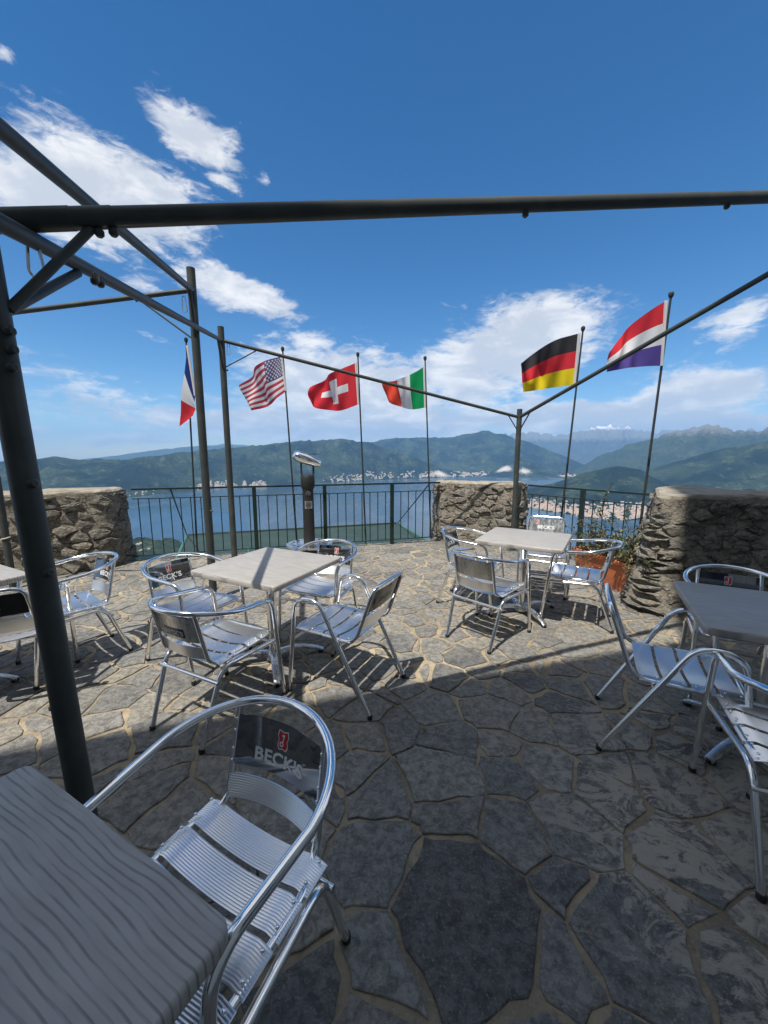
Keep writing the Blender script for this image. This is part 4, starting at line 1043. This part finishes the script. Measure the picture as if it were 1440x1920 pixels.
CHAIRS = [  # kind, x, y, facing, label
 ('h', -.425, .82, (-.45, -.89), 'aluminium hoop armchair in the foreground tucked under the dark grained table'),
 ('h', -.985, 2.10, (.43, .90), 'aluminium hoop armchair with a black badge on its back, at the left centre table'),
 ('h', -1.41, 2.70, (.9, -.43), 'aluminium hoop armchair on the left side of the left centre table'),
 ('h', -.52, 3.10, (-.36, -.93), 'aluminium hoop armchair behind the left centre table below the telescope'),
 ('s', -.25, 2.36, (-.89, .46), 'square backed armchair with a black back panel right of the left centre table'),
 ('h', .87, 3.08, (.70, .71), 'plain backed hoop armchair nearest the camera at the table by the pier'),
 ('h', .90, 3.78, (.86, -.51), 'hoop armchair on the left side of the table by the pier'),
 ('s', 1.80, 4.20, (-.42, -.91), 'square backed armchair behind the table by the pier'),
 ('h', 1.80, 3.40, (-.86, .51), 'hoop armchair beside the terracotta flower box'),
 ('s', 1.50, 1.84, (.88, -.47), 'square backed armchair seen side on, left of the shaded right hand table'),
 ('h', 2.24, 2.30, (-.46, -.89), 'hoop armchair between the shaded right hand table and the rubble wall'),
 ('h', 1.60, 1.28, (.43, .90), 'hoop armchair cut off by the right edge of the photo'),
 ('h', -2.30, 2.67, (-.60, -.80), 'hoop armchair with sky blue reflections just right of the big dark post'),
 ('s', -2.34, 2.26, (-.45, .89), 'square backed armchair with a black back panel at the left edge'),
]
firsts = {'h': True, 's': True}
for kind, x, y, f, lab in CHAIRS:
    src = hoop if kind == 'h' else square
    if firsts[kind]: o = src; firsts[kind] = False
    else: o = copy_thing(src)
    o.location = (x, y, TZ); o.rotation_euler.z = ang(*f)
    tag(o, lab, group='aluminium armchairs round the bistro tables')
    if 'black badge' in lab:
        rp = [c for c in o.children if c.name.startswith('panel_rear')][0]
        b_ = MB(); b_.grid(lambda a, c: surf0((a - .5) * .15 - .005, .600 + (c - .5) * .05, -.0058), 8, 1); bd = b_.build('badge', M_BLACKP, rp, smooth=None)
        lettering('lettering', rp, surf0, .030, -.005, .600, M_PRINT, -.0068, 1)

# ------------------------------------------------------------------ the restaurant at the camera's back, whose shade lies on the near paving
root = empty('restaurant_building', 'plastered restaurant building behind the viewer that shades the near paving', 'building', (0, -1.0, 0), math.atan(.267))
MB().box((-6.9, -3.0, 4.72), (14.2, 6, 9.84)).build('wall', M_PLASTER, root, smooth=None)
MB().box((7.14, -3.02, 7.4), (13.9, 5.96, 15.2)).build('tower_wall', M_PLASTER, root, smooth=None)
for x, w, z, h in ((-1.6, 1.0, 1.05, 2.1), (-4.2, 1.5, 1.6, 1.3), (-7, 1.5, 1.6, 1.3), (2.6, 1.5, 1.6, 1.3), (5.6, 1.5, 1.6, 1.3), (-1.6, 1.1, 5, 1.5), (-4.2, 1.1, 5, 1.5), (3.2, 1.1, 5, 1.5), (-4.2, 1.1, 8, 1.4), (3.2, 1.1, 8.3, 1.5)):
    nm = 'door' if h > 2 else 'window'
    fr = MB().box((x, .02, z), (w + .16, .10, h + .16)).build(nm, M_WOOD, root, smooth=None)
    MB().box((x, .05, z), (w, .06, h)).build('pane', M_GLASS, fr, smooth=None)

# ------------------------------------------------------------------ valley haze
hz = MB().box((0, 0, (-882 + 2750) / 2), (98000, 98000, 2750 + 882)).build('haze', [], smooth=None)
hm = bpy.data.materials.new('valley_haze'); hm.use_nodes = True; t = NT(hm.node_tree); hm.node_tree.nodes.clear()
v = t.new('ShaderNodeVolumePrincipled'); v.inputs['Color'].default_value = (.27, .56, 1, 1); v.inputs['Density'].default_value = 2.4e-5; v.inputs['Anisotropy'].default_value = 0
o_ = t.new('ShaderNodeOutputMaterial'); t.put(o_, 'Volume', v.outputs[0]); hz.data.materials.append(hm)
tag(hz, 'thin blue haze filling the lake valley', 'haze', kind='stuff')
